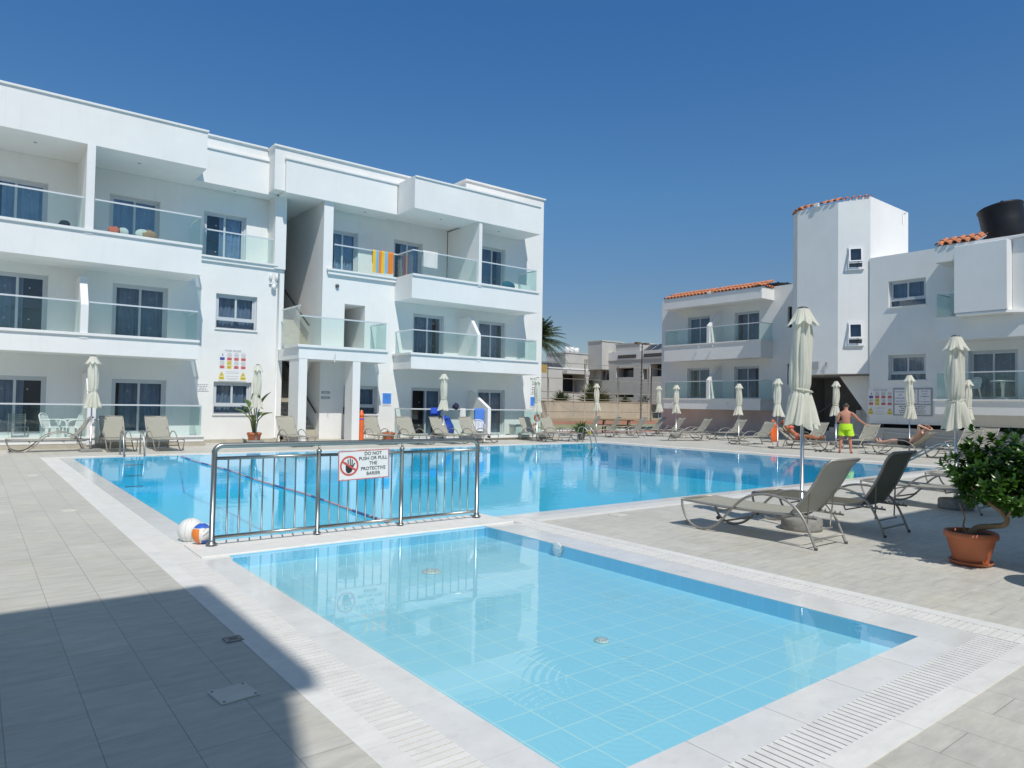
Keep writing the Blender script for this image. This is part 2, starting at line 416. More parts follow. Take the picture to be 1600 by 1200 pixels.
M['teal_cloth'] = pbr('teal_cloth', (.03,.14,.20), .9)
M['stripe_orange'] = pbr('stripe_orange', (.80,.24,.04), .95, bump=.3)
M['stripe_yellow'] = pbr('stripe_yellow', (.80,.50,.05), .95, bump=.3)
M['stripe_blue'] = pbr('stripe_pale_blue', (.20,.45,.65), .95, bump=.3)
M['sole_red'] = pbr('red_rubber', (.45,.05,.06), .6)
M['stair_grey'] = pbr('stairwell_shade_render', (.20,.195,.185), .95, var=.1)  # base colour darkened to stand in for shade under the tower
M['panel'] = pbr('dark_solar_glass', (.055,.06,.07), .15, spec=.6)
M['fence'] = pbr('galvanised_post', (.36,.34,.28), .6, metal=.3)
M['fence_dark'] = pbr('dark_pole', (.10,.09,.08), .7)
M['retwall'] = pbr('tan_retaining_wall', (.47,.40,.31), .9, var=.12, vscale=.6, bump=.2)
M['dirt'] = pbr('dry_tan_dirt', (.36,.27,.16), 1, var=.25, vscale=.35, bump=.4, bscale=8)
M['redsoil'] = pbr('red_clay_court', (.40,.18,.11), 1, var=.25, vscale=.5, bump=.3, bscale=8)
M['lawn'] = pbr('dry_pale_lawn', (.30,.31,.17), 1, var=.25, vscale=1.2, bump=.4, bscale=20)
M['pinkpave'] = pbr('pink_path', (.46,.27,.21), .8, var=.15, vscale=1.5)
M['white_paint'] = pbr('white_kerb', (.72,.71,.69), .7)
M['yellow'] = pbr('yellow_fabric', (.42,.31,.10), .9)
M['skimmer'] = pbr('cream_skimmer_lid', (.66,.64,.57), .5, var=.08)
M['brass'] = pbr('dull_brass_grate', (.60,.66,.58), .5, metal=.1, var=.2, vscale=60)
M['grey_trim'] = pbr('grey_fitting_trim', (.40,.41,.42), .7)  # plain grey for wall fittings, ceiling spots and drain slots

# ------------------------------------------------------------------ camera, sun, sky
cam = bpy.data.cameras.new('camera'); co = bpy.data.objects.new('camera', cam); COL.objects.link(co)
cam.sensor_width = 36; cam.lens = 1084.467*36/1600; cam.clip_end = 6000; cam.clip_start = .05
Rr = Vector((0.7883418,-0.6150078,0.0168095)); Ru = Vector((-0.0309366,-0.0123387,0.9994452)); Rf = Vector((0.6144592,0.7884245,0.0287533))
co.matrix_world = Matrix(((Rr.x,Ru.x,-Rf.x,0),(Rr.y,Ru.y,-Rf.y,0),(Rr.z,Ru.z,-Rf.z,1.55),(0,0,0,1)))
scene.camera = co
SUN = Vector((-.168,-.575,.80)).normalized()
sl = bpy.data.lights.new('sun', 'SUN'); sl.energy = 3.5; sl.angle = rad(.55); sl.color = (1,.965,.90)
so = bpy.data.objects.new('sun', sl); COL.objects.link(so)
so.rotation_euler = (-SUN).to_track_quat('-Z','Y').to_euler(); so.location = (0,0,40)
w = bpy.data.worlds.new('World'); scene.world = w; w.use_nodes = True
nt = w.node_tree; nt.nodes.clear()
sky = nt.nodes.new('ShaderNodeTexSky'); sky.sky_type = 'NISHITA'; sky.sun_disc = False
sky.sun_elevation = math.asin(SUN.z); sky.sun_rotation = math.atan2(SUN.x, SUN.y)
sky.air_density = 1.0; sky.dust_density = 0.0; sky.ozone_density = 6.0; sky.altitude = 50
bg = nt.nodes.new('ShaderNodeBackground'); bg.inputs['Strength'].default_value = .09
wo = nt.nodes.new('ShaderNodeOutputWorld')
# clear sky, deeper at mid height, duller low; unseen zenith brightened as added fill light
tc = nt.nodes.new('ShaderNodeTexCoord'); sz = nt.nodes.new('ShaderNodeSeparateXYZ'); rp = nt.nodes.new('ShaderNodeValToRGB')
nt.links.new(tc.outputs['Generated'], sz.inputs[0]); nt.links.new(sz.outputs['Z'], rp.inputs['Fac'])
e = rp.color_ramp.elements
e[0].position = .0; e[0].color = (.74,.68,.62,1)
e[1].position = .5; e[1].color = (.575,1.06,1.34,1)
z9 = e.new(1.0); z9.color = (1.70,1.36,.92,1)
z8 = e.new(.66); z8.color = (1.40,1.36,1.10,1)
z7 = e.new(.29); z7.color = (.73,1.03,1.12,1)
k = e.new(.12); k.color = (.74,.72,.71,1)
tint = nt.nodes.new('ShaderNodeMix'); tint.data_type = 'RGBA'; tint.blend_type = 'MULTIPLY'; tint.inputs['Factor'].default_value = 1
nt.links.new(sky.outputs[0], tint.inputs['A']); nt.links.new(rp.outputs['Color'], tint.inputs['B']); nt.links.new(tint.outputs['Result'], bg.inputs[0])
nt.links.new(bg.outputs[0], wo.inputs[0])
scene.view_settings.view_transform = 'Standard'; scene.view_settings.look = 'None'
scene.view_settings.exposure = 0; scene.view_settings.gamma = 1
scene.cycles.max_bounces = 8; scene.cycles.transparent_max_bounces = 24
scene.cycles.diffuse_bounces = 4; scene.cycles.glossy_bounces = 4
scene.cycles.use_denoising = True

# ------------------------------------------------------------------ the setting
def flat(name, rects, mat, z, kind='structure'):
    m = MB()
    for x0, x1, y0, y1 in rects:
        m.quad((x0,y0,z),(x1,y0,z),(x1,y1,z),(x0,y1,z))
    return m.build(name, mat, kind=kind)
XD0, XD1, YD0, YD1 = -30, 45, -30, 27.6
flat('deck', [(XD0,1.42,YD0,YD1),(1.42,5.97,YD0,1.45),(5.97,21.75,YD0,7.05),(21.75,XD1,YD0,YD1),(1.42,21.75,21.1,YD1)], M['deck'], 0)
B = 2500
flat('ground', [(-B,B,-B,YD0),(-B,B,YD1,B),(-B,XD0,YD0,YD1),(XD1,B,YD0,YD1)], M['dirt'], -.02)
flat('path', [(21.5,45,27.6,30.6)], M['pinkpave'], -.012)
flat('kerb', [(21.5,62,30.6,32.2)], M['white_paint'], -.008)
flat('lawn', [(20,64,32.2,41.0)], M['lawn'], -.012)
flat('clay_court', [(20,66,41.0,49.6)], M['redsoil'], -.008)

# pool surrounds: solid outer strip, slotted overflow grate, wet inner lip
OUT, GR0, GR1 = .0, .14, .37           # distances from the outer edge
def ring_rects(x0, x1, y0, y1, a, b, sides='LRNF', wide={}):
    r = []
    ya = y0+(a if 'N' in sides else 0); yb = y1-(a if 'F' in sides else 0)
    bb = lambda k: wide.get(k, b)
    if 'L' in sides: r.append((x0+a, x0+bb('L'), ya, yb, 'y'))
    if 'R' in sides: r.append((x1-bb('R'), x1-a, ya, yb, 'y'))
    lx = x0+(bb('L') if 'L' in sides else 0); rx = x1-(bb('R') if 'R' in sides else 0)
    if 'N' in sides: r.append((lx, rx, y0+a, y0+b, 'x'))
    if 'F' in sides: r.append((lx, rx, y1-b, y1-a, 'x'))
    return r
outer = MB(); slats = MB(); chan = MB(); lip = MB()
def split(m, a, b, c, d, z0, z1, ax, L=.66, gap=.0035):
    """a strip laid as separate stones with open joints"""
    lo, hi = (c, d) if ax == 'y' else (a, b); n = max(1, round((hi-lo)/L))
    for i in range(n):
        p, q = lo+(hi-lo)*i/n+gap/2, lo+(hi-lo)*(i+1)/n-gap/2
        if ax == 'y': m.box(a, b, p, q, z0, z1)
        else: m.box(p, q, c, d, z0, z1)
def coping(x0, x1, y0, y1, wl, sides, wide={}):
    for r in ring_rects(x0, x1, y0, y1, 0, GR0, sides): split(outer, *r[:4], -.06, .004, r[4])
    for r in ring_rects(x0, x1, y0, y1, GR1, wl, sides, wide): split(lip, *r[:4], -.14, -.004, r[4])
    for r in ring_rects(x0, x1, y0, y1, GR0, GR1, sides):
        a, b, c, d, ax = r
        chan.quad((a,c,-.022),(b,c,-.022),(b,d,-.022),(a,d,-.022))
        L0, L1 = (c, d) if ax == 'y' else (a, b)
        n = int((L1-L0)/.05)
        for i in range(n):
            p = L0+(i+.08)*.05
            if ax == 'y': slats.box(a, b, p, p+.041, -.02, 0)
            else: slats.box(p, p+.041, c, d, -.02, 0)
coping(1.42, 21.75, 7.05, 21.10, .65, 'LRF', {'R': 1.25})
for sub in ((5.66, 21.10),):            # near edge of the big pool, right of the divider
    a, b = sub
    split(outer, a+.31, b, 7.05, 7.05+GR0, -.06, .004, 'x')
    chan.quad((a+.31,7.05+GR0,-.022),(b,7.05+GR0,-.022),(b,7.05+GR1,-.022),(a+.31,7.05+GR1,-.022))
    for i in range(int((b-a-.31)/.05)):
        p = a+.31+(i+.08)*.05; slats.box(p, p+.041, 7.05+GR0, 7.05+GR1, -.02, 0)
    split(lip, a, b, 7.05+GR1, 7.70, -.14, -.004, 'x')
coping(1.42, 5.97, 1.45, 7.05, .62, 'LRN', {'R': .77})
lip.box(5.20, 5.60, 7.053, 7.187, -.14, -.0045)
outer.box(5.70, 5.967, 7.053, 7.417, -.06, .003)
lip.box(5.603, 5.697, 7.053, 7.187, -.14, -.0045)

outer.build('coping', M['marble'], kind='structure')
slats.build('overflow_grate', M['marble'], kind='structure')
chan.build('overflow_channel', M['slot_dark'], kind='structure')
lip.build('wet_coping', M['wet_marble'], kind='structure')
# divider kerb between the two pools, edges rounded
m = MB(); m.box(1.82, 5.68, 7.19, 7.93, -.16, .014); m.bevel(.011, 3)
m.build('pool_divider', M['marble'], kind='structure')
# basins (floors stand where refraction makes them appear)
m = MB(); zf = -1.0
PX0, PX1, PY0, PY1 = 2.073, 20.497, 7.703, 20.447
m.quad((PX0,PY0,zf),(PX1,PY0,zf),(PX1,PY1,zf),(PX0,PY1,zf))
for a, b in (((PX0,PY0),(PX0,PY1)),((PX0,PY1),(PX1,PY1)),((PX1,PY1),(PX1,PY0)),((PX1,PY0),(PX0,PY0))):
    m.quad((*a,-.005),(*b,-.005),(*b,zf),(*a,zf))
m.build('pool_basin', M['pool_floor'], kind='structure')
m = MB(); zk = -.135
KX0, KX1, KY0, KY1 = 2.043, 5.197, 2.073, 7.187
m.quad((KX0,KY0,zk),(KX1,KY0,zk),(KX1,KY1,zk),(KX0,KY1,zk))
m.build('shallow_pool_floor', M['kid_floor'], kind='structure')
m = MB()
for a, b in (((KX0,KY0),(KX0,KY1)),((KX0,KY1),(KX1,KY1)),((KX1,KY1),(KX1,KY0)),((KX1,KY0),(KX0,KY0))):
    m.quad((*a,-.006),(*b,-.006),(*b,zk),(*a,zk))
m.build('shallow_pool_wall', M['kid_wall'], kind='structure')
def water(name, x0, x1, y0, y1, z, mat):
    m = MB(); m.quad((x0,y0,z),(x1,y0,z),(x1,y1,z),(x0,y1,z)); return m.build(name, mat, kind='structure')
water('water', PX0, PX1, PY0, PY1, -.009, M['water'])
water('shallow_water', KX0, KX1, KY0, KY1, -.011, M['kid_water'])

# ------------------------------------------------------------------ facade tools
WR = random.Random(12)
class Fac:
    """plane of a facade: u runs along it, d into the wall, z up"""
    def __init__(s, axis, plane): s.axis = axis; s.p = plane
    def pt(s, u, d, z): return (u, s.p+d, z) if s.axis == 'y' else (s.p+d, u, z)
    def box(s, m, u0, u1, d0, d1, z0, z1):
        if s.axis == 'y': m.box(u0, u1, s.p+d0, s.p+d1, z0, z1)
        else: m.box(s.p+d0, s.p+d1, u0, u1, z0, z1)
    def wall(s, m, u0, u1, z0, z1, holes, depth=.7, back=True):
        us = sorted({u0, u1, *[h[0] for h in holes], *[h[1] for h in holes]})
        zs = sorted({z0, z1, *[h[2] for h in holes], *[h[3] for h in holes]})
        us = [u for u in us if u0 <= u <= u1]; zs = [z for z in zs if z0 <= z <= z1]
        for i in range(len(us)-1):
            for j in range(len(zs)-1):
                cu, cz = (us[i]+us[i+1])/2, (zs[j]+zs[j+1])/2
                if any(h[0] < cu < h[1] and h[2] < cz < h[3] for h in holes): continue
                m.quad(s.pt(us[i],0,zs[j]), s.pt(us[i+1],0,zs[j]), s.pt(us[i+1],0,zs[j+1]), s.pt(us[i],0,zs[j+1]))
        for h in holes:
            a, b, c, d = h[:4]; D = h[4] if len(h) > 4 else depth
            for p, q in (((a,c),(b,c)),((b,c),(b,d)),((b,d),(a,d)),((a,d),(a,c))):
                m.quad(s.pt(p[0],0,p[1]), s.pt(q[0],0,q[1]), s.pt(q[0],D,q[1]), s.pt(p[0],D,p[1]))
            k = m.mi; m.mi = 1
            m.quad(s.pt(a,D,c), s.pt(b,D,c), s.pt(b,D,d), s.pt(a,D,d)); m.mi = k
    def window(s, parent, u0, u1, z0, z1, kind='door', rec=.12, frame='frame', curtain='curtain', open_side=None, name=None, sill=True, label=None):
        """sliding window: outer frame, two leaves, panes and a curtain behind; low fixed lights under a transom for kind 'win'"""
        nm = name or ('balcony_door' if kind == 'door' else 'window')
        f = MB(); fw = .06
        zt = z0 if kind == 'door' else z0+.26*(z1-z0)
        s.box(f, u0, u0+fw, rec, rec+.07, z0, z1); s.box(f, u1-fw, u1, rec, rec+.07, z0, z1)
        s.box(f, u0+fw, u1-fw, rec, rec+.07, z1-fw, z1); s.box(f, u0+fw, u1-fw, rec, rec+.07, z0, z0+.04)
        if kind == 'win':
            s.box(f, u0+fw, u1-fw, rec+.003, rec+.067, zt-.03, zt+.03)
        um = (u0+u1)/2
        lw = .07
        for a, b, dd in ((u0+fw, um+.035, .012), (um-.035, u1-fw, .04)):
            lo = zt+.03 if kind == 'win' else z0+.04
            s.box(f, a, a+lw, rec+dd, rec+dd+.025, lo, z1-fw); s.box(f, b-lw, b, rec+dd, rec+dd+.025, lo, z1-fw)
            s.box(f, a+lw, b-lw, rec+dd, rec+dd+.025, z1-fw-lw, z1-fw); s.box(f, a+lw, b-lw, rec+dd, rec+dd+.025, lo, lo+lw)
        o = f.build(nm, M[frame], parent, label=label)
        g = MB()
        for a, b, dd, side in ((u0+fw+lw, um+.035-lw, .022, 0), (um-.035+lw, u1-fw-lw, .05, 1)):
            if open_side == side: continue
            lo = (zt+.03 if kind == 'win' else z0+.04)+lw
            g.quad(s.pt(a,rec+dd,lo), s.pt(b,rec+dd,lo), s.pt(b,rec+dd,z1-fw-lw), s.pt(a,rec+dd,z1-fw-lw))
        if kind == 'win':
            g.quad(s.pt(u0+fw,rec+.03,z0+.04), s.pt(u1-fw,rec+.03,z0+.04), s.pt(u1-fw,rec+.03,zt-.03), s.pt(u0+fw,rec+.03,zt-.03))
        g.build('pane', M['pane'], o)
        if curtain:
            c = MB(); n = 60; ca, cb = u0+.01, u1-.01
            if open_side == 0: ca = um
            if open_side == 1: cb = um
            if kind == 'door' and open_side is None and WR.random() < .5:
                k_ = WR.uniform(.15,.45)*(u1-u0)
                if WR.random() < .5: ca += k_
                else: cb -= k_
            ph = random.random()*6
            def fn(i, j):
                u = ca+(cb-ca)*i/(n-1)
                d = rec+.20+.028*math.sin(ph+44*u)+.016*math.sin(19*u+ph*2)
                return s.pt(u, d, z0+.02+(z1-z0-.03)*j)
            c.grid(fn, n, 2)
            c.build('curtain', M[curtain], o)
        if kind == 'door' and frame == 'frame' and rec < .2:
            st = MB()
            for uu in (u0+.30*(u1-u0), u0+.70*(u1-u0)):
                for zz in (.45, 1.42):
                    st.prism([s.pt(uu+.024*math.cos(t_), rec+.012, z0+zz+.024*math.sin(t_)) for t_ in [2*PI*k/12 for k in range(12)]], Vector(s.pt(0,.002,0))-Vector(s.pt(0,0,0)))
            st.build('sticker', M['board_grey'], o)
        if kind == 'win' and sill:
            sb = MB(); s.box(sb, u0-.03, u1+.03, -.05, rec, z0-.05, z0); sb.build('sill', M['stucco'], o)
        return o
def balustrade(slab, segs, z0, z1, frame=True):
    """glass panels (sub-parts) along plan segments on a balcony slab, with one handrail"""
    h = MB()
    for (x0, y0), (x1, y1) in segs:
        g = MB(); d = Vector((x1-x0, y1-y0, 0)); L = d.length; d.normalize(); n = Vector((-d.y, d.x, 0))*.006
        k = max(1, round(L/1.55)); gap = .012
        for i in range(k):
            a = Vector((x0,y0,0))+d*(L*i/k+gap/2); b = Vector((x0,y0,0))+d*(L*(i+1)/k-gap/2)
            g.prism([(a-n)+Vector((0,0,z0)), (b-n)+Vector((0,0,z0)), (b-n)+Vector((0,0,z1-.03)), (a-n)+Vector((0,0,z1-.03))], n*2)
        g.build('glass_panel', M['glass'], slab)
        n2 = Vector((-d.y, d.x, 0))*.022
        a = Vector((x0,y0,z1-.04)); b = Vector((x1,y1,z1-.04))
        h.prism([a-n2, a+n2, a+n2+Vector((0,0,.045)), a-n2+Vector((0,0,.045))], b-a)
    h.build('handrail', M['rail'], slab)
def slab_mesh(x0, x1, y0, y1, z0, z1, lip=.06, lipt=.08, sides='N'):
    m = MB(); m.box(x0, x1, y0, y1, z0, z1-lipt)
    m.box(x0-(lip if 'L' in sides else 0), x1+(lip if 'R' in sides else 0), y0-lip if 'N' in sides else y0, y1, z1-lipt, z1)
    return m

# ------------------------------------------------------------------ left apartment building
LB = empty('apartment_building', (8, 25.5, 0), 'long white three-storey apartment block with glass balconies along the far side of the pool', 'building')
ST = [M['stucco'], M['dark']]
YB, YC = 25.9, 25.2
XL = -7.0
fb = Fac('y', YB); fc = Fac('y', YC); ft = Fac('y', 26.6); fct = Fac('y', 26.2)
def zf3(k): return (.02, 3.36, 6.46)[k]
HB = [(.25,1.85,.34,2.16),(3.62,5.25,.34,2.16),(.25,1.80,3.46,5.31),(3.56,5.22,3.46,5.31),
      (6.78,8.10,1.02,2.17),(6.78,8.22,4.08,5.32), (-4.6,-3.0,.34,2.16),(-4.6,-3.0,3.46,5.31)]
m = MB(); fb.wall(m, XL, 9.2, 0, 6.45, HB)
m.quad((9.2,YB,0),(9.2,31,0),(9.2,31,9.2),(9.2,YB,9.2)); m.build('wall', ST, LB)
m = MB()
HT = [(.1,1.76,6.5,8.36),(3.48,5.02,6.5,8.40),(6.47,7.97,6.5,8.38),(-4.6,-3.0,6.5,8.38)]
ft.wall(m, XL, 9.0, 6.45, 9.22, HT); m.build('wall', ST, LB)
m = MB()
HC = [(11.34,12.2,3.58,5.33,2.2),(14.38,15.90,3.50,5.26),(17.70,19.22,3.50,5.25),(14.37,15.90,.14,2.17),(17.72,19.24,.14,2.17),(11.37,12.83,1.05,2.17),(17.77,19.14,6.60,8.62)]
fc.wall(m, 10.42, 21.40, 0, 6.45, HC[:6]); fc.wall(m, 16.75, 21.40, 6.45, 9.3, HC[6:])
m.quad((21.40,YC,0),(21.40,36,0),(21.40,36,11.3),(21.40,YC,11.3))
m.quad((10.45,YC,0),(10.45,31,0),(10.45,31,9.25),(10.45,YC,9.25))        # right wall of the stairwell
m.quad((9.2,31,0),(10.45,31,0),(10.45,31,9.25),(9.2,31,9.25))
m.quad((10.42,YC,6.45),(10.80,YC,6.45),(10.80,YC,9.25),(10.42,YC,9.25)) # pier beside the stairwell
m.quad((10.80,YC,6.45),(10.80,26.2,6.45),(10.80,26.2,9.25),(10.80,YC,9.25))
m.build('wall', ST, LB)
m = MB(); fct.wall(m, 10.80, 16.6, 6.45, 9.25, [(11.05,12.32,6.60,8.42),(13.95,15.36,6.60,8.46)])
m.box(10.8, 16.6, YC+.01, 26.2, 6.36, 6.45); m.build('wall', ST, LB)
# roof line
m = MB()
m.box(XL,8.50,YB+.02,36,9.22,10.88); m.box(8.50,16.9,YC,36,9.25,10.83); m.box(16.9,21.40,YC,36,9.3,11.33)
m.build('parapet', M['stucco'], LB)
m = MB()
m.box(XL,8.45,YB-.05,36.05,10.88,10.94); m.box(8.45,16.84,YC-.07,36.05,10.83,10.89); m.box(16.84,21.47,YC-.07,36.05,11.33,11.40)
m.build('parapet_cap', M['stucco'], LB)
for x0, x1, y0, y1, nm in ((XL,5.95,24.3,26.59,0),(5.96,8.82,25.82,26.58,1),(8.88,13.46,25.08,26.19,2),(13.50,19.97,23.72,25.19,3)):
    m = MB(); m.box(x0,x1,y0,y1,9.18,10.40)
    m.box(x0-.03 if nm == 2 else x0, x1+.03, y0-.05, y1, 10.40, 10.46)
    m.build('fascia', M['stucco'], LB)
# soffit over the stairwell and recessed balconies
m = MB(); m.box(8.85,10.44,25.9,31,9.19,9.24); m.build('soffit', M['stucco'], LB)
# balcony slabs with their glass
o = slab_mesh(XL,5.87,24.3,26.59,5.62,6.61).build('balcony_slab', M['stucco'], LB)
balustrade(o, [((XL,24.36),(2.52,24.36)),((2.80,24.36),(5.82,24.36)),((5.82,24.36),(5.82,25.88))], 6.61, 7.57)
o = slab_mesh(XL,5.87,24.3,25.89,2.84,3.47).build('balcony_slab', M['stucco'], LB)
balustrade(o, [((XL,24.36),(2.50,24.36)),((2.74,24.36),(5.80,24.36)),((5.80,24.36),(5.80,25.88))], 3.47, 4.43)
m = MB(); m.box(XL,6.10,24.3,24.52,.15,.30); m.box(XL,6.14,24.24,24.56,.30,.345); m.box(XL,6.08,24.52,25.89,.152,.17)
o = m.build('balcony_slab', M['stucco'], LB)
balustrade(o, [((XL,24.36),(2.76,24.36)),((3.02,24.36),(6.02,24.36)),((6.02,24.36),(6.02,25.88))], .345, 1.335)
m = MB(); m.box(XL,6.17,24.31,25.88,.0,.15); m.box(6.17,9.1,25.84,25.90,0,.12); m.box(9.0,13.4,24.2,25.19,0,.10); m.box(13.4,21.4,23.80,25.19,0,.10)
m.build('plinth', M['plinth'], LB)
m = MB(); m.box(5.89,8.85,25.83,26.59,6.42,6.55); m.box(5.93,8.9,25.77,26.59,6.55,6.61)
o = m.build('balcony_slab', M['stucco'], LB)
balustrade(o, [((6.22,25.85),(8.74,25.85))], 6.61, 7.55)
m = MB(); m.box(10.60,13.49,25.10,25.195,6.40,6.54); m.box(10.56,13.49,25.05,25.195,6.54,6.61)
o = m.build('balcony_slab', M['stucco'], LB)
balustrade(o, [((10.82,25.10),(13.53,25.10))], 6.61, 7.57)
o = slab_mesh(13.50,19.97,23.80,25.195,5.65,6.61,sides='NR').build('balcony_slab', M['stucco'], LB)
balustrade(o, [((13.56,25.10),(13.56,23.87)),((13.56,23.87),(16.62,23.87)),((16.82,23.87),(19.9,23.87)),((19.9,23.87),(19.9,25.18))], 6.61, 7.57)
o = slab_mesh(13.50,19.97,23.74,25.195,2.87,3.50,sides='NLR').build('balcony_slab', M['stucco'], LB)
balustrade(o, [((13.58,25.18),(13.58,23.80)),((13.58,23.80),(16.62,23.80)),((16.80,23.80),(19.9,23.80)),((19.9,23.80),(19.9,25.18))], 3.50, 4.42)
m = MB(); m.box(13.6,20.4,23.72,23.95,.10,.20)
o = m.build('balcony_slab', M['stucco'], LB)
balustrade(o, [((13.62,23.84),(17.18,23.84)),((17.42,23.84),(20.3,23.84)),((13.62,23.84),(13.62,25.18)),((20.3,23.84),(20.3,25.18))], .20, 1.31)
# party walls between balconies
def partition(x0, x1, pts, lab=None):
    m = MB(); m.prism([(x0, y, z) for y, z in pts], (x1-x0, 0, 0)); m.build('partition_wall', M['stucco'], LB, label=lab)
partition(2.55,2.77,[(24.28,6.46),(26.6,6.46),(26.6,9.18),(24.28,9.18)])
partition(2.52,2.72,[(24.28,3.3),(25.9,3.3),(25.9,5.25),(24.9,5.25),(24.28,4.32)])
partition(2.78,3.00,[(24.28,.1),(25.9,.1),(25.9,2.3),(24.95,2.3),(24.28,1.38)])
partition(16.64,16.80,[(23.76,6.46),(26.2,6.46),(26.2,9.18),(23.76,9.18)])
partition(16.63,16.79,[(23.72,3.3),(25.2,3.3),(25.2,5.22),(24.35,5.22),(23.72,4.42)])
partition(17.22,17.38,[(23.72,.05),(25.2,.05),(25.2,2.1),(24.9,2.0),(23.72,1.36)])
m = MB(); m.box(8.78,9.2,25.8,26.6,6.46,9.18); m.build('pier', M['stucco'], LB)
# entrance porch: landing, columns
m = MB(); m.box(9.04,12.5,23.8,25.19,3.03,3.44); m.box(9.04,9.2,25.19,25.9,3.03,3.44); m.box(9.2,10.44,25.19,26.0,3.03,3.44); m.box(8.98,12.56,23.74,25.19,3.44,3.53)
o = m.build('landing_slab', M['stucco'], LB)
balustrade(o, [((9.08,23.86),(12.46,23.86)),((12.46,23.86),(12.46,25.18))], 3.53, 4.56)
balustrade(o, [((9.06,25.6),(9.06,23.82))], 3.53, 4.92)
for x0, x1, yb in ((9.06,9.36,24.75),(11.10,11.40,24.45)):
    m = MB(); m.box(x0,x1,23.81,yb,0,3.03); m.build('column', M['stucco'], LB)
# the two flights, rising away from the pool
for zb, n in ((.10,18),(3.50,17)):
    m = MB(); y0 = 26.2 if zb > 1 else 25.3
    for i in range(n):
        m.box(9.21,10.44,y0+i*.28,y0+(i+1)*.28+.02,zb+i*.172,zb+(i+1)*.172)
    s = m.build('staircase', M['plinth'], LB)
    r = MB(); a = Vector((10.36,y0+.1,zb+1.0)); r.tube([a, a+Vector((0,n*.28,n*.172))], .03, 8)
    for k in (.3,.6): r.tube([a+Vector((0,n*.28,n*.172))*k, a+Vector((.09,0,-.05))+Vector((0,n*.28,n*.172))*k], .012, 6)
    r.build('handrail', M['pole_dark'], s)
# doors and windows
for i, h in enumerate(HB):
    fb.window(LB, h[0], h[1], h[2], h[3], 'win' if h[0] > 6 else 'door', curtain='curtain')
for h in HT: ft.window(LB, h[0], h[1], h[2], h[3], 'door', curtain='curtain_light')
for i, h in enumerate(HC):
    if i == 0: continue
    fc.window(LB, h[0], h[1], h[2], h[3], 'win' if i == 5 else 'door', curtain='curtain', open_side=0 if i == 3 else None)
for h in ((11.05,12.32,6.60,8.42),(13.95,15.36,6.60,8.46)): fct.window(LB, *h, 'door', curtain='curtain_light')
# wall lights, drain pipe
def dome_light(p, ax):
    m = MB(); m.lathe([(.0,.0),(.07,.0),(.075,.05),(.06,.09),(.02,.11),(.0,.112)], (0,0,0), 16)
    m.xform(Matrix.Translation(p) @ Matrix.Rotation(PI/2, 4, 'X')); return m
dome_light((11.0,25.195,5.98), 0).build('wall_light', M['pole_dark'], LB)
m = MB(); m.box(8.62,8.92,25.82,25.90,5.86,5.98)
for x in (8.66,8.88): m.lathe([(.03,0),(.06,.12),(.06,.24),(.02,.28)], (x,25.80,5.98), 12)
m.lathe([(.03,0),(.09,-.06),(.09,-.16),(.02,-.2)], (8.78,25.79,5.86), 12)
m.build('wall_light', M['white_plastic'], LB)
m = MB(); m.tube([(8.98,25.86,6.3),(8.98,25.86,.15)], .035, 8); m.build('drain_pipe', M['white_plastic'], LB)
m = MB(); m.tube([(10.35,23.72,2.95),(10.3,23.70,3.10),(10.38,23.72,3.25)], .012, 6); m.build('cable', M['white_plastic'], LB)
# downlights in the soffits
for x, y in ((1.3,25.2),(4.1,25.2),(7.4,26.2),(12.3,25.6),(15.2,24.5),(18.2,24.5)):
    m = MB(); m.lathe([(.05,0),(.05,.02)], (x,y,9.165), 12); m.build('ceiling_spot', M['grey_trim'], LB)

# ------------------------------------------------------------------ right building with stair tower
RB = empty('apartment_building', (33, 18, 0), 'white two-storey apartment block with orange tiled eaves and a tall faceted stair tower', 'building')
RS = [M['stucco'], M['dark']]
XW, XF = 35.2, 34.0
fw_ = Fac('x', XW); fr = Fac('x', 31.6)
HL = [(25.75,27.4,5.30,7.12),(22.40,24.03,5.30,7.12),(25.75,27.4,2.06,3.95),(22.40,24.03,2.06,3.95),(20.42,20.68,5.98,7.14),(20.42,20.68,2.86,4.0)]
m = MB(); fw_.wall(m, 18.6, 29.45, 0, 8.34, HL); m.quad((XW,29.45,0),(44,29.45,0),(44,29.45,8.34),(XW,29.45,8.34))
m.box(XW,44,17,29.45,8.34,8.36); m.build('wall', RS, RB)
m = MB(); m.box(XW-.02,XW-.005,20.9,29.45,0,1.43); m.build('plinth', M['pink_stucco'], RB, label='pinkish painted base of the wall')
HR = [(12.29,13.80,6.05,7.19),(12.29,13.80,2.86,3.96),(9.04,10.71,2.05,3.98),(9.04,10.71,5.3,7.1),(3.0,4.7,2.05,3.98),(3.0,4.7,5.3,7.1)]
m = MB(); fr.wall(m, -6, 14.61, 1.0, 8.35, HR); m.box(31.61,44,-6,14.60,8.30,8.35)
m.box(31.6,31.75,-6,14.61,.96,1.0); m.build('wall', RS, RB)
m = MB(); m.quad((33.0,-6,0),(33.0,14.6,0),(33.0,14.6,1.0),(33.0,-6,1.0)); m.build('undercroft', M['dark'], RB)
for i, h in enumerate(HL[:4]): fw_.window(RB, *h, 'door', rec=.14)
for h in HL[4:]:
    m = MB(); fw_.box(m, h[0], h[1], .2, .24, h[2], h[3]); m.build('slit_window', M['dark'], RB)
for i, h in enumerate(HR): fr.window(RB, *h, 'win' if i < 2 else 'door', rec=.14, sill=True)
def xslab(x0, x1, y0, y1, z0, z1, lip=.05, lt=.07):
    m = MB(); m.box(x0,x1,y0,y1,z0,z1-lt); m.box(x0-lip,x1,y0-lip,y1+lip,z1-lt,z1); return m
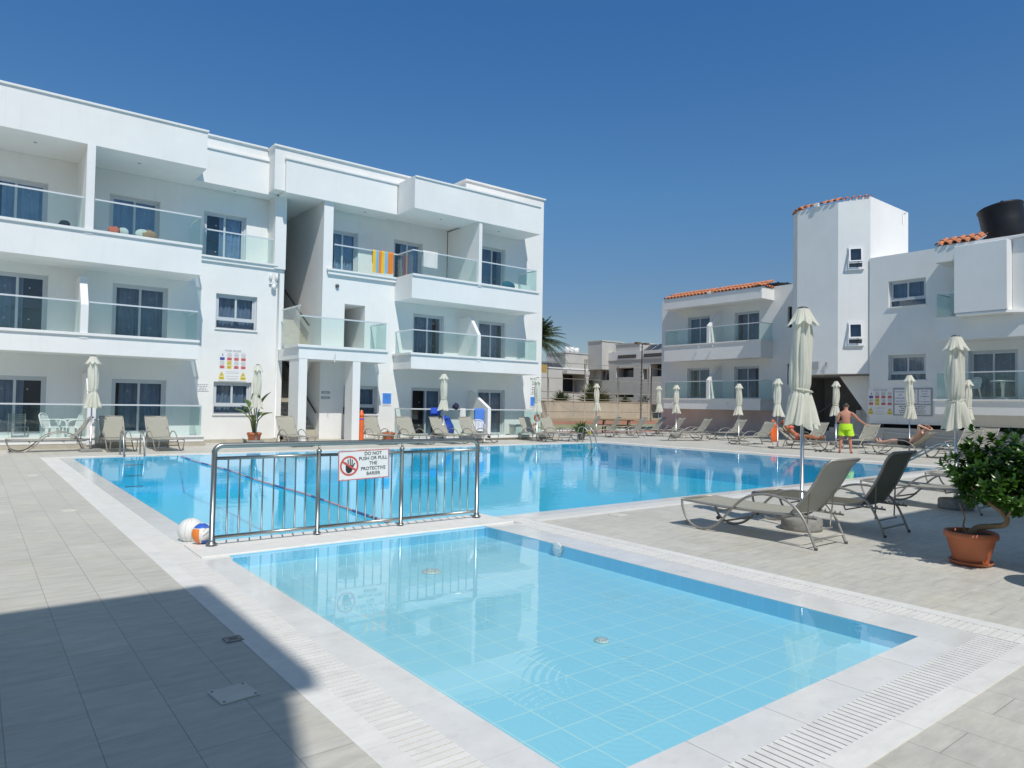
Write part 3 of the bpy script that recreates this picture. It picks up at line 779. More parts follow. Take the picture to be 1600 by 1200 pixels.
def xpart(y0, y1, pts):
    m = MB(); m.prism([(x, y0, z) for x, z in pts], (0, y1-y0, 0)); m.build('partition_wall', M['stucco'], RB)
for z0, z1, zr in ((1.43,2.07,3.10),(4.34,5.33,6.28)):
    o = xslab(XF,XW-.001,21.55,28.25,z0,z1).build('balcony_slab', M['stucco'], RB)
    balustrade(o, [((XF+.06,28.2),(XF+.06,25.12)),((XF+.06,24.86),(XF+.06,21.6)),((XF+.06,21.6),(XW,21.6)),((XF+.06,28.2),(XW,28.2))], z1, zr)
    xpart(24.88,25.08,[(XF-.02,z1-.1),(XW,z1-.1),(XW,z1+1.9),(XW-.25,z1+1.9),(XF-.02,zr+.05)])
m = MB(); m.box(XF,XW-.001,21.50,28.30,7.58,8.20); m.build('fascia', M['stucco'], RB)
for z0, z1, zr in ((1.43,2.03,3.09),(4.36,5.28,6.25)):
    o = xslab(30.3,31.599,-6,11.45,z0,z1).build('balcony_slab', M['stucco'], RB)
    balustrade(o, [((30.36,11.4),(30.36,-6)),((30.36,11.4),(31.6,11.4))], z1, zr)
m = MB(); m.box(30.3,31.599,-6,11.45,7.48,8.12); m.build('fascia', M['stucco'], RB)
# big boxed-in balcony front and the setback next to it
m = MB(); m.box(29.7,30.25,8.81,10.56,5.31,7.90); m.bevel(.022, 2); m.build('balcony_screen', M['stucco'], RB)
m = MB(); m.box(30.22,33.6,-6,8.80,5.15,7.98); m.box(30.10,33.6,-6,8.80,7.98,8.04); m.build('upper_wall', M['stucco'], RB)
m = MB(); m.prism([(29.72,10.5,5.30),(30.28,10.5,5.30),(30.28,8.2,5.30),(29.72,8.85,5.30)], (0,0,-.09)); m.build('screen_soffit', M['stucco'], RB)
m = MB(); m.box(31.3,31.58,-6,14.4,0,.75); m.box(31.26,31.58,-6,14.4,.75,.79); m.build('low_wall', M['stucco_grey'], RB)
m = MB(); m.tube([(31.22,13.9,.62),(31.22,9.5,.36)], .02, 6); m.tube([(31.22,13.9,0),(31.22,13.9,.62)], .02, 6); m.build('handrail', M['rail'], RB)
# stair tower: half-octagon bay
TX = 31.0; P4 = [(TX+.67,18.32),(TX,17.72),(TX,15.74),(TX+.67,14.61)]
zb, zt_ = 3.17, 11.02
m = MB()
ring = P4+[(35.55,14.61),(35.55,18.32)]
zt6 = [10.95,zt_,zt_,11.17,11.14,11.0]
n = len(ring)
for i in range(n):
    a, b = ring[i], ring[(i+1) % n]
    m.quad((*a,zb),(*b,zb),(*b,zt6[(i+1) % n]),(*a,zt6[i]))
m._f([m.bm.verts.new((*p,z)) for p, z in zip(ring, zt6)])
m._f([m.bm.verts.new((*p,zb)) for p in ring])
tow = m.build('stair_tower', M['stucco'], RB)
# tower windows: niche boxes on the chamfer with a tilted open sash
ca, cb = Vector((TX,15.74,0)), Vector((TX+.67,14.61,0)); cd = (cb-ca).normalized(); cn = Vector((cd.y,-cd.x,0))
if cn.dot(Vector((-1,-1,0))) < 0: cn = -cn
CL = (cb-ca).length
for z0, z1 in ((7.93,8.92),(4.48,5.50)):
    u0, u1 = .40, 1.03
    def q(u, d, z): return ca+cd*u+cn*d+Vector((0,0,z))
    def cbox(mm, a, b, d0, d1, za, zb2):
        mm.prism([q(a,d0,za),q(b,d0,za),q(b,d0,zb2),q(a,d0,zb2)], cn*(d1-d0))
    f = MB(); w_ = .05
    cbox(f,u0,u0+w_,.004,.05,z0,z1); cbox(f,u1-w_,u1,.004,.05,z0,z1); cbox(f,u0+w_,u1-w_,.004,.05,z1-w_,z1); cbox(f,u0+w_,u1-w_,.004,.05,z0,z0+w_)
    cbox(f,u0+w_,u1-w_,.006,.045,z0+.24,z0+.29); cbox(f,u0-.03,u1+.03,.0,.10,z0-.06,z0-.005)
    wn = f.build('window', M['white_frame'], RB)
    g = MB(); g.quad(q(u0+w_,.012,z0+w_),q(u1-w_,.012,z0+w_),q(u1-w_,.012,z1-w_),q(u0+w_,.012,z1-w_)); g.build('pane', M['panel'], wn)
    s = MB(); t0, t1 = .05, .24
    def sq(u, v, e): # v from hinge (0) at the top down to 1
        return q(u, t0+(t1-t0)*v+e, (z1-.06)-(z1-z0-.34)*v)
    for a, b, v0, v1 in ((u0+.04,u0+.10,0,1),(u1-.10,u1-.04,0,1),(u0+.10,u1-.10,0,.08),(u0+.10,u1-.10,.92,1)):
        s.prism([sq(a,v0,0),sq(b,v0,0),sq(b,v1,0),sq(a,v1,0)], cn*.035)
    sa = s.build('open_sash', M['white_frame'], wn)
    g = MB(); g.quad(sq(u0+.1,.08,.015),sq(u1-.1,.08,.015),sq(u1-.1,.92,.015),sq(u0+.1,.92,.015)); g.build('sash_pane', M['pane'], wn)
# the space under the tower: dark stairwell with its flight
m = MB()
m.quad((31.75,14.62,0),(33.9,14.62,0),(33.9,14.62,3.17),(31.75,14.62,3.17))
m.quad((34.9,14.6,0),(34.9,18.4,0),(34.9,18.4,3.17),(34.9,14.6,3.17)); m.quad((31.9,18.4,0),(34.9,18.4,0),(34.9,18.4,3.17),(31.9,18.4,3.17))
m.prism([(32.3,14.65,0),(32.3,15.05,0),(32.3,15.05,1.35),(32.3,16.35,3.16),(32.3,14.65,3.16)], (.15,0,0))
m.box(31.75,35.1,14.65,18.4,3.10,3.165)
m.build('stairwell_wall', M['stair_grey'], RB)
m = MB(); m.prism([(32.2,14.64,0),(32.2,15.0,0),(32.2,15.0,1.35),(32.2,16.3,3.16),(32.2,14.64,3.16)], (.09,0,0)); m.build('stair_wall', M['stucco'], RB)
m = MB()
for i in range(11): m.box(32.9,34.8,17.9-.0-i*.26,17.9-(i+1)*.26+.01,0,.17*(i+1))
s = m.build('staircase', M['slot_dark'], RB)
r = MB(); r.tube([(32.85,18.2,1.0),(32.85,15.3,2.9)], .03, 8); r.tube([(32.85,18.2,0),(32.85,18.2,1.0)], .03, 8); r.build('handrail', M['pole_dark'], s)
m = MB(); m.tube([(32.2,14.5,0),(32.2,14.5,1.55)], .05, 8); m.build('vent_pipe', M['white_plastic'], RB)
m = MB(); m.box(30.90,30.98,16.6,17.05,3.42,3.75); m.tube([(30.95,16.25,3.2),(30.95,16.25,3.66)], .02, 6); m.sphere((30.95,16.25,3.70), .05, 10, 8)
m.build('wall_light', M['grey_trim'], RB)
# little cords of drain spouts on the lower slab
m = MB()
for y in (25.6,24.6): m.tube([(33.93,y,5.12),(33.84,y,5.08)], .03, 8)
for y in (27.5,23.6): m.tube([(33.95,y,1.78),(33.88,y,1.76)], .03, 8)
m.build('drain_spout', M['rail'], RB)
# clay tile eaves
def tile_row(m, p0, p1, up, pitch=.235, rise=.40, rows=2, r=.085):
    """barrel tiles whose low ends stand along p0-p1; up = plan vector up the slope"""
    p0 = Vector(p0); p1 = Vector(p1); d = p1-p0; L = d.length; d.normalize(); n = int(L/pitch)
    u = Vector((up[0], up[1], rise)); L2 = u.length; u.normalize(); nn = d.cross(u).normalized()
    if nn.z < 0: nn = -nn
    for k in range(rows):
        for i in range(n):
            c = p0+d*(L*(i+.5)/n)+u*(L2*k*.92)+nn*(.018*k)+nn*random.uniform(-.006,.006)
            for conv, off, rr in ((1, 0, r),):
                A = []; Bv = []
                for j in range(9):
                    a = PI*j/8
                    e = d*math.cos(a)*rr+nn*math.sin(a)*rr*conv
                    A.append(m.bm.verts.new(c+e*1.12)); Bv.append(m.bm.verts.new(c+e*.86+u*L2))
                for j in range(8): m._f([A[j],A[j+1],Bv[j+1],Bv[j]], True)
                A2 = []; B2 = []
                for j in range(9):                       # thickness at the mouth
                    a = PI*j/8
                    A2.append(m.bm.verts.new(c+(d*math.cos(a)+nn*math.sin(a))*(rr*1.12-.022)))
                for j in range(8): m._f([A[j],A2[j],A2[j+1],A[j+1]])
            # pan tile between the covers
            c2 = c+d*(L/n/2); A = []; Bv = []
            for j in range(7):
                a = PI+PI*j/6
                e = d*math.cos(a)*r*.75+nn*(math.sin(a)*r*.5+.02)
                A.append(m.bm.verts.new(c2+e+u*.06)); Bv.append(m.bm.verts.new(c2+e+u*L2))
            for j in range(6): m._f([A[j],A[j+1],Bv[j+1],Bv[j]], True)
def deck_under(m, p0, p1, up, rise, drop=.05):
    a, b = Vector(p0), Vector(p1); u = Vector((up[0], up[1], rise)); z = Vector((0,0,-drop))
    m.prism([a+z, b+z, b+u+z, a+u+z], (0,0,.03))
t = MB(); tile_row(t, (33.955,28.32,8.24), (33.955,25.05,8.24), (.62,0), rise=.22); tile_row(t, (33.955,24.85,8.24), (33.955,21.45,8.24), (.62,0), rise=.22)
tile_row(t, (33.90,21.42,8.25), (35.1,21.42,8.25), (0,.5), rise=.2, rows=1)
t.build('roof_tiles', M['rooftile'], RB)
m = MB(); deck_under(m, (34.06,28.3,8.27), (34.06,21.5,8.27), (1.2,0), .44); m.box(33.95,34.1,24.86,25.04,8.2,8.34); m.build('roof_deck', M['stucco'], RB)
t = MB(); tile_row(t, (30.255,11.5,8.16), (30.255,9.95,8.16), (.50,0), rise=.20, pitch=.27, r=.095); t.build('roof_tiles', M['rooftile'], RB)
m = MB(); deck_under(m, (30.36,11.45,8.18), (30.36,9.95,8.18), (.9,0), .34); m.build('roof_deck', M['stucco'], RB)
t = MB()
tile_row(t, (TX-.045,17.74,zt_+.06), (TX-.045,16.85,zt_+.06), (.5,0), rise=.22, rows=1); tile_row(t, (TX-.045,16.65,zt_+.06), (TX-.045,15.72,zt_+.06), (.5,0), rise=.22, rows=1)
tile_row(t, (TX+.63,18.36,zt_+.03), (TX-.03,17.77,zt_+.05), (.35,-.35), rise=.22, rows=1)
tile_row(t, Vector((TX,15.74,zt_+.06))+cn*.045, Vector((TX+.67,14.61,zt_+.12))+cn*.045, tuple(-cn*.5)[:2], rise=.2, rows=1)
t.build('roof_tiles', M['rooftile'], RB)
m = MB(); m.box(TX-.1,TX+.05,16.66,16.84,zt_,zt_+.16); m.tube([(35.3,14.59,11.1),(34.9,14.57,11.0),(34.9,14.57,10.5)], .02, 6); m.build('roof_trim', M['stucco'], RB)

# roof tanks
def tank(name, loc, r, h, label, tilt=0):
    t = empty(name, loc, label, 'water tank')
    m = MB(); m.lathe([(r*.97,0),(r*.99,.03),(r*.985,h*.5),(r*.985,h-.17),(r*1.02,h-.13),(r*1.03,h-.08),(r*.99,h-.05)], (0,0,0), 40)
    m.xform(Matrix.Rotation(tilt, 4, 'X')); m.build('tank_body', M['black_plastic'], t, local=True)
    m = MB(); m.lathe([(r*.97,h-.05),(r*.8,h-.01),(r*.4,h+.02),(.01,h+.02)], (0,0,0), 40)
    for k in range(5): a = k*1.2; m.box(r*.7*math.cos(a)-.04,r*.7*math.cos(a)+.04,r*.7*math.sin(a)-.04,r*.7*math.sin(a)+.04,h-.01,h+.04)
    m.xform(Matrix.Rotation(tilt, 4, 'X')); m.build('tank_lid', M['black_plastic'], t, local=True)
    return t
tank('water_tank', (32.4,9.60,8.42), .78, 1.42, 'large black plastic water tank on the roof behind the boxed balcony front', rad(-11))
tank('water_tank', (37.5,22.6,8.36), .75, .55, 'low black water tank just showing above the roof left of the stair tower')

# ------------------------------------------------------------------ the block behind the photographer (seen only by its shadow)
SB = empty('apartment_building', (2, -5, 0), 'white apartment block behind the photographer, its shadow lying over the left paving', 'building')
m = MB()
m.box(-20,-3.2,-14,-3.2,0,9.45); m.box(-20,-.40,-3.0,-.68,9.2,9.5); m.box(-20,-.55,-3.0,-.68,5.3,6.3); m.box(-20,-.6,-3.0,-.68,2.5,3.4)
m.box(-3.2,-.62,-3.25,-3.0,0,9.45)
m.box(-3.2,6.4,-14,-6.0,0,3.1)
m.box(6.75,30,-14,-2.2,3.1,9.5)
m.build('wall', M['stucco'], SB)
m = MB()
for x in (9.5,14,19,25): m.box(x,x+.35,-2.7,-2.3,0,3.1)
m.box(7.2,30,-14,-7,0,3.1)
m.build('column', M['stucco'], SB)

# ------------------------------------------------------------------ signs: flat boards with raised vinyl layers
class Board:
    """builds layers in a plane: o = lower left corner, U to the right, V up, N towards the viewer"""
    def __init__(s, o, U, V=(0,0,1)):
        s.o = Vector(o); s.U = Vector(U).normalized(); s.V = Vector(V).normalized(); s.N = s.U.cross(s.V)
        s.L = {}
    def P(s, u, v, n=0): return s.o+s.U*u+s.V*v+s.N*n
    def mb(s, key): return s.L.setdefault(key, MB())
    def rect(s, key, u0, v0, u1, v1, n=.003, t=.0012):
        s.mb(key).prism([s.P(u0,v0,n),s.P(u1,v0,n),s.P(u1,v1,n),s.P(u0,v1,n)], s.N*t)
    def poly(s, key, pts, n=.003, t=.0012): s.mb(key).prism([s.P(u,v,n) for u, v in pts], s.N*t)
    def disc(s, key, cu, cv, r, n=.003, seg=28): s.poly(key, [(cu+r*math.cos(2*PI*i/seg), cv+r*math.sin(2*PI*i/seg)) for i in range(seg)], n)
    def ring(s, key, cu, cv, r0, r1, n=.003, seg=32):
        m = s.mb(key)
        for i in range(seg):
            a, b = 2*PI*i/seg, 2*PI*(i+1)/seg
            m.quad(*[s.P(cu+r*math.cos(t), cv+r*math.sin(t), n+.001) for r, t in ((r0,a),(r1,a),(r1,b),(r0,b))])
    def bar(s, key, u0, v0, u1, v1, w, n=.003):
        d = Vector((u1-u0, v1-v0)); d.normalize(); q = Vector((-d.y, d.x))*w/2
        s.poly(key, [(u0-q.x,v0-q.y),(u1-q.x,v1-q.y),(u1+q.x,v1+q.y),(u0+q.x,v0+q.y)], n)
    def text(s, key, txt, cu, cv, size, n=.0045, align='CENTER'):
        me = text_mesh(txt, size, align)
        T = Matrix((( s.U.x, s.V.x, s.N.x, 0),(s.U.y, s.V.y, s.N.y, 0),(s.U.z, s.V.z, s.N.z, 0),(0,0,0,1)))
        s.mb(key).add_mesh(me, Matrix.Translation(s.P(cu,cv,n)) @ T); bpy.data.meshes.remove(me)
    def done(s, name, label, cat, w, h, back='sign_white', thick=.012, group=None, names=None):
        e = empty(name, s.o, label, cat, group)
        m = MB(); m.prism([s.P(0,0,-thick),s.P(w,0,-thick),s.P(w,h,-thick),s.P(0,h,-thick)], s.N*(thick+.002)); m.build('backing', M[back], e)
        for k, mb in s.L.items():
            nm = (names or {}).get(k) or {'sign_black':'lettering','sign_grey':'lettering','sign_red':'red_border','sign_red_soft':'red_label','sign_yellow':'yellow_label','sign_blue':'blue_label','notice_blue':'blue_panel','sign_white':'white_panel','board_grey':'grey_border'}.get(k, 'print')
            mb.build(nm, M[k.split('#')[0]], e)
        return e
def illegible(b, key, cu, cv, wd, h, rows, gap):
    """small print too fine to read in the photo, as broken lines"""
    rnd = random.Random(int(cu*1000+cv*77))
    for r in range(rows):
        u = cu-wd/2*rnd.uniform(.6,1); end = -u+2*cu
        while u < end:
            l = rnd.uniform(.25,.8)*h*4
            b.rect(key, u, cv-r*gap-h/2, min(u+l,end), cv-r*gap+h/2); u += l+h*.9
def pool_rules(o, U, w, h, label):
    b = Board(o, U)
    b.text('sign_grey', 'POOL RULES', w*.5, h*.935, h*.085)
    cw = w/4.35; ic = cw*.33
    for r, (ci, cl) in enumerate(((.81,.685),(.555,.43))):
        for c in range(4):
            u = w*.11+cw*(c+.0)+cw*.12; u = w*.125+c*w*.25
            v = h*ci
            blue = (r == 0 and c == 0); yel = (r == 1 and c == 1)
            if blue:
                b.poly('sign_grey', [(u-.01,v-ic*.7),(u+.03,v-ic*.7),(u+.03,v+ic*.4),(u+.01,v+ic*.7),(u-.01,v+ic*.3)])
                b.rect('sign_blue', u-cw*.36, h*cl-h*.045, u+cw*.36, h*cl+h*.045)
            elif yel:
                b.rect('sign_yellow', u-cw*.36, v-ic*1.0, u+cw*.36, v+ic*1.05)
                b.bar('sign_grey', u-ic*.7, v-ic*.2, u+ic*.5, v+ic*.1, ic*.25, .0045); b.disc('sign_grey', u+ic*.5, v+ic*.4, ic*.22, .0045)
                b.rect('sign_yellow', u-cw*.36, h*cl-h*.05, u+cw*.36, h*cl+h*.045)
            else:
                b.ring('sign_grey', u, v, ic*.82, ic*1.0); b.bar('sign_grey', u-ic*.62, v+ic*.62, u+ic*.62, v-ic*.62, ic*.13)
                b.bar('sign_grey', u-ic*.4, v-.1*ic*(c+1), u+ic*.45, v+ic*.2*(r+.4), ic*.2, .0035)
                b.rect('sign_red_soft', u-cw*.36, h*cl-h*.045, u+cw*.36, h*cl+h*.045)
            illegible(b, 'sign_white', u, h*cl+h*.013, cw*.5, h*.010, 2, h*.03)
    for u in (w*.115, w*.875):
        b.poly('sign_yellow', [(u-w*.085,h*.15),(u+w*.085,h*.15),(u+w*.03,h*.27),(u-w*.03,h*.27)])
        b.rect('sign_yellow', u-w*.095, h*.045, u+w*.095, h*.135); b.disc('sign_grey', u, h*.20, h*.022, .0045)
        illegible(b, 'sign_grey', u, h*.10, w*.13, h*.008, 2, h*.026)
    illegible(b, 'sign_grey', w*.49, h*.29, w*.5, h*.011, 2, h*.045); illegible(b, 'sign_grey', w*.49, h*.15, w*.45, h*.012, 1, .1); illegible(b, 'sign_grey', w*.49, h*.08, w*.5, h*.010, 2, h*.035)
    return b.done('pool_rules_sign', label, 'sign', w, h)
pool_rules((6.92,25.885,2.20), (1,0,0), .98, 1.16, 'white pool rules sign above the lower window of the long apartment block')
pool_rules((31.585,14.66,1.32), (0,-1,0), 1.06, 1.18, 'white pool rules sign on the right building beside the dark stair opening')
# grey framed notice board on the right building
b = Board((31.57,13.58,1.33), (0,-1,0)); w_, h_ = 1.55, 1.18
for (u0,v0,u1,v1) in ((.06,.52,.52,1.12),(.56,.52,.98,1.12),(1.03,.52,1.49,1.12),(.06,.06,1.49,.46)): b.rect('sign_white', u0, v0, u1, v1)
for i, t in enumerate(('WARNING','NO','LIFEGUARD','ON DUTY')): b.text('sign_blue' if i else 'sign_grey', t, .29, 1.02-i*.135, .085, .005)
illegible(b, 'sign_blue', .77, 1.02, .3, .03, 4, .13); 
for i, t in enumerate(('DO NOT','','SWIMMING','IS','PROHIBITED')):
    if t: b.text('sign_blue', t, 1.26, 1.04-i*.11, .07, .005)
illegible(b, 'sign_blue', 1.26, .93, .25, .03, 1, .1)
for i, t in enumerate(('IN CASE OF EMERGENCY','','','')):
    pass
illegible(b, 'sign_blue', .77, .39, 1.2, .035, 4, .088)
b.done('notice_board', 'grey framed board of four white notices beside the right pool rules sign', 'notice board', w_, h_, 'board_grey')
# narrow notices on the end pier of the long block
b = Board((20.74,25.185,2.02), (1,0,0))
b.text('sign_black', 'NO FOOD', .23, .72, .11)
illegible(b, 'sign_black', .23, .61, .34, .035, 3, .075); illegible(b, 'sign_black', .23, .32, .36, .035, 4, .085)
b.done('notice_sign', 'narrow white notice headed NO FOOD at the end of the long block', 'sign', .46, .82)
def blue_notice(o, label):
    b = Board(o, (1,0,0)); b.rect('notice_blue', .02, .07, .40, .50); illegible(b, 'sign_grey', .21, .035, .36, .018, 1, .1)
    illegible(b, 'sign_white', .21, .40, .22, .012, 3, .05)
    b.done('notice_sign', label, 'sign', .42, .52, group='blue wall notices')
blue_notice((20.72,25.185,1.40), 'blue square notice under the narrow NO FOOD notice')
blue_notice((13.03,25.185,1.40), 'blue square notice on the white wall right of the porch columns')
b = Board((6.22,25.885,1.82), (1,0,0)); illegible(b, 'sign_grey', .20, .23, .36, .028, 4, .062)
b.done('notice_sign', 'small white text plate on the wall left of the lower window, below the sunny edge', 'sign', .40, .28)
for v, l in ((1.82,'upper of the two little grey plates on the wall under the porch'),(1.62,'lower of the two little grey plates on the wall under the porch')):
    b = Board((10.48,25.19,v), (1,0,0)); illegible(b, 'sign_white', .17, .05, .22, .022, 1, .1)
    b.done('door_plate', l, 'sign', .34, .10, 'board_grey')

# ------------------------------------------------------------------ steel barrier with its warning sign
BY = 7.68
bar = empty('pool_barrier', (3.73, BY, .03), 'stainless steel barrier of upright bars standing on the divider between the pools', 'barrier')
m = MB(); R_ = .09
pth = [(2.035,BY,.03),(2.04,BY,.97)]+[(2.035+R_-R_*math.cos(a), BY, .97+R_*math.sin(a)) for a in [PI/2*k/6 for k in range(1,7)]]
pth += [(5.415-R_+R_*math.cos(a), BY, .97+R_*math.sin(a)) for a in [PI/2*(6-k)/6 for k in range(0,6)]]+[(5.415,BY,.97),(5.415,BY,.03)]
m.tube(pth, .028, 14); m.build('top_rail', M['steel'], bar)
for x in (2.035,5.415):
    m = MB(); m.lathe([(.06,0),(.06,.006),(.045,.012),(.036,.03),(.036,.05),(.032,.055)], (x,BY,.03), 20); m.build('base_flange', M['steel'], bar)
for x in (3.185,4.265):
    m = MB(); m.tube([(x,BY,.03),(x,BY,.965)], .025, 12); m.lathe([(.012,.96),(.012,1.04)], (x,BY,0), 10); m.lathe([(.0255,.955),(.03,.96),(.03,.985),(.014,.99)], (x,BY,0), 14)
    m.lathe([(.045,.03),(.045,.036),(.03,.05)], (x,BY,0), 16); m.build('post', M['steel'], bar)
for x0, x1 in ((2.06,3.16),(3.21,4.24),(4.29,5.39)):
    for z in (.10,.925):
        m = MB(); m.tube([(x0,BY,z),(x1,BY,z)], .0185, 10); m.build('cross_rail', M['steel'], bar)
    for i in range(8):
        x = x0+(x1-x0)*(i+1)/9
        m = MB(); m.tube([(x,BY,.11),(x,BY,.915)], .0085, 8); m.build('bar', M['steel_bar'], bar)
tl = rad(1.6)
b = Board((3.415,BY-.034,.615), (math.cos(tl),0,math.sin(tl)), (-math.sin(tl),0,math.cos(tl))); SW, SH = .655, .345
b.rect('sign_red', 0, 0, SW, .009); b.rect('sign_red', 0, SH-.009, SW, SH); b.rect('sign_red', 0, .009, .009, SH-.009); b.rect('sign_red', SW-.009, .009, SW, SH-.009)
cu, cv = .135, .17
b.mb('sign_black#hand')
# hand: palm and five fingers
b.poly('sign_black#hand', [(cu-.045,cv+.005),(cu-.045,cv-.05),(cu-.03,cv-.08),(cu-.005,cv-.088),(cu+.025,cv-.075),(cu+.042,cv-.045),(cu+.042,cv+.005)], .003)
for du, top in ((-.037,.045),(-.013,.075),(.012,.085),(.034,.07)): b.bar('sign_black#hand', cu+du, cv, cu+du*1.15, cv+top, .013, .0032)
b.bar('sign_black#hand', cu+.03, cv-.035, cu+.068, cv+.03, .015, .0032)
b.ring('sign_red', cu, cv, .096, .117, .004); b.bar('sign_red', cu-.09, cv+.055, cu+.088, cv-.058, .022, .0052)
for t, v in (('DO NOT',.300),('PUSH OR PULL',.243),('THE',.183),('PROTECTIVE',.122),('BARIER',.062)): b.text('sign_black', t, .445, v, .057)
for u, v in ((.05,.0),(.35,SH-.02),(.52,.0)): b.rect('board_grey', u, v, u+.006, v+.025, .006)
b.done('warning_sign', 'white sign DO NOT PUSH OR PULL THE PROTECTIVE BARIER wired to the steel barrier', 'sign', SW, SH, names={'sign_black#hand':'black_hand','sign_black':'lettering','sign_red':'red_symbol','board_grey':'wire_tie'})

# ------------------------------------------------------------------ balls
bl = empty('volleyball', (1.95,8.19,.105), 'plain white volleyball floating at the pool edge, behind the coloured one', 'ball', rz=.4)
m = MB(); m.sphere((0,0,0), .135, 32, 18); m.build('ball_skin', M['ball_white'], bl, local=True)
m = MB()
for k in range(3): m.tube([(.1352*math.cos(a)*math.cos(k*.5), .1352*math.cos(a)*math.sin(k*.5)*1, .1352*math.sin(a)) for a in [2*PI*i/40 for i in range(40)]], .0012, 4, closed=True)
m.box(-.05,-.01,-.1355,-.134,-.02,-.008); m.build('seam', M['sign_grey'], bl, local=True)
bl = empty('volleyball', (1.985,7.85,.125), 'orange, blue and white volleyball behind the left post of the steel barrier', 'ball')
m = MB(); m.sphere((0,0,0), .108, 32, 20); m.build('ball_skin', M['ball_white'], bl, local=True)
def patch(th0, th1, ph0, ph1, mat, nm):
    m = MB()
    def fn(i, j):
        th = th0+(th1-th0)*i/10; ph = ph0+(ph1-ph0)*j/10; r = .1095
        return (r*math.cos(ph)*math.cos(th), r*math.cos(ph)*math.sin(th), r*math.sin(ph))
    m.grid(fn, 11, 11); m.build(nm, M[mat], bl, local=True)
va = math.atan2(-7.85,-1.985)
patch(va-1.25, va-.30, -1.15, .55, 'ball_orange', 'orange_panel'); patch(va-1.2, va+.95, .62, 1.35, 'ball_blue', 'blue_panel'); patch(va-.1, va+1.3, -1.2,-.62, 'ball_blue', 'blue_panel')
for k, (z, l) in enumerate(((.035,.06),(-.02,.07))):
    m = MB()
    for i in range(int(l/.012)):
        t = va+.05+i*.11; zz = z+.018*i*.5
        c = math.sqrt(max(.1102**2-zz*zz,0)); m.quad(*[(c*math.cos(t+a), c*math.sin(t+a), zz+dz) for a, dz in ((0,0),(.08,0.002),(.08,.012+.004*k),(0,.010+.004*k))])
    m.build('lettering', M['sign_grey'], bl, local=True)

# ------------------------------------------------------------------ lane rope
lr = empty('lane_rope', (4.40,14.0,0), 'red and navy float rope across the big pool from the far edge to the divider', 'lane rope')
def rope_x(y): return 4.44-.15*((19.6-y)/11.4)**2+.03*math.sin(y*1.3)
for run in range(21):
    m = MB()
    for i in range(run*9, run*9+9):
        y = 7.95+i*.0635; m.tube([(rope_x(y),y,.012),(rope_x(y+.0636),y+.0636,.012)], .020, 8)
    m.build('navy_float' if run % 3 == 1 else 'red_float', M['rope_blue' if run % 3 == 1 else 'rope_red'], lr)
m = MB(); m.tube([(rope_x(7.9+k*.25),7.9+k*.25,.012) for k in range(50)], .008, 6); m.build('cord', M['white_plastic'], lr)

# ------------------------------------------------------------------ pool ladders
def ladder(loc, rz, label, h=.66):
    e = empty('pool_ladder', loc, label, 'ladder', 'steel pool ladders', rz)
    for y in (-.24,.24):
        m = MB(); m.tube(spline([(.42,y,-.0),(.42,y,.35),(.36,y,h-.06),(.2,y,h),(.04,y,h-.08),(-.1,y,.36),(-.20,y,.05),(-.22,y,-.3),(-.22,y,-.95)], 6), .021, 10); m.build('handrail', M['steel'], e, local=True)
        m = MB(); m.lathe([(.045,0),(.045,.012),(.024,.02)], (.42,y,.004), 14); m.build('base_flange', M['steel'], e, local=True)
    for z in (-.22,-.5,-.78):
        m = MB(); m.box(-.26,-.18,-.22,.22,z,z+.02); m.build('tread', M['steel'], e, local=True)
    return e
ladder((3.44,20.70,0), PI/2, 'steel pool ladder in front of two loungers at the far left pool edge')
ladder((20.25,20.72,0), PI/2+.35, 'steel pool ladder at the far right corner of the big pool')
e = empty('pool_ladder', (20.0,7.1,0), 'long sloping steel pool handrail ladder just left of the potted bush', 'ladder', 'steel pool ladders')
for x in (-.27,.27):
    m = MB(); m.tube(spline([(x,0,0),(x,0,.5),(x,.06,.68),(x,.22,.72),(x,.42,.64),(x,.9,.36),(x,1.45,.02),(x,1.62,-.3),(x,1.64,-.8)], 6), .022, 10); m.build('handrail', M['steel'], e, local=True)
    m = MB(); m.lathe([(.045,0),(.045,.012),(.024,.02)], (x,0,.004), 14); m.build('base_flange', M['steel'], e, local=True)
for z in (-.22,-.5,-.78):
    m = MB(); m.box(-.25,.25,1.58,1.66,z,z+.02); m.build('tread', M['steel'], e, local=True)

# ------------------------------------------------------------------ small fittings let into the floor
def fitting(x, y, w_, d_, label, mat='skimmer', rz=0, slots=False):
    e = empty('skimmer_lid', (x,y,0), label, 'lid', 'lids and drains in the paving', rz)
    m = MB(); m.box(-w_/2,w_/2,-d_/2,d_/2,.0,.008); m.bevel(.003,2); m.build('cover', M[mat], e, local=True)
    m = MB()
    for sx in (-1,1):
        for sy in (-1,1): m.lathe([(.008,.008),(.008,.0095)], (sx*(w_/2-.018),sy*(d_/2-.018),0), 8)
    if slots:
        for k in range(4): m.box(-w_*.25,w_*.25,-d_*.25+k*d_*.15,-d_*.25+k*d_*.15+.008,.008,.0092)
    m.build('screw', M['pole_dark'], e, local=True)
fitting(1.14,3.80,.20,.20,'square cream lid lying in the shaded paving near the bottom edge of the photo',rz=.1)
fitting(1.385,4.66,.11,.11,'small square drain with dark slots at the shaded pool kerb',slots=True,mat='steel_bar')
fitting(7.30,6.86,.24,.20,'cream lid in the sunny paving beyond the shallow pool corner')
fitting(1.10,11.16,.20,.20,'cream lid in the left paving, nearer of the two along the big pool')
fitting(1.0,16.4,.20,.24,'cream lid in the left paving, farther of the two along the big pool')
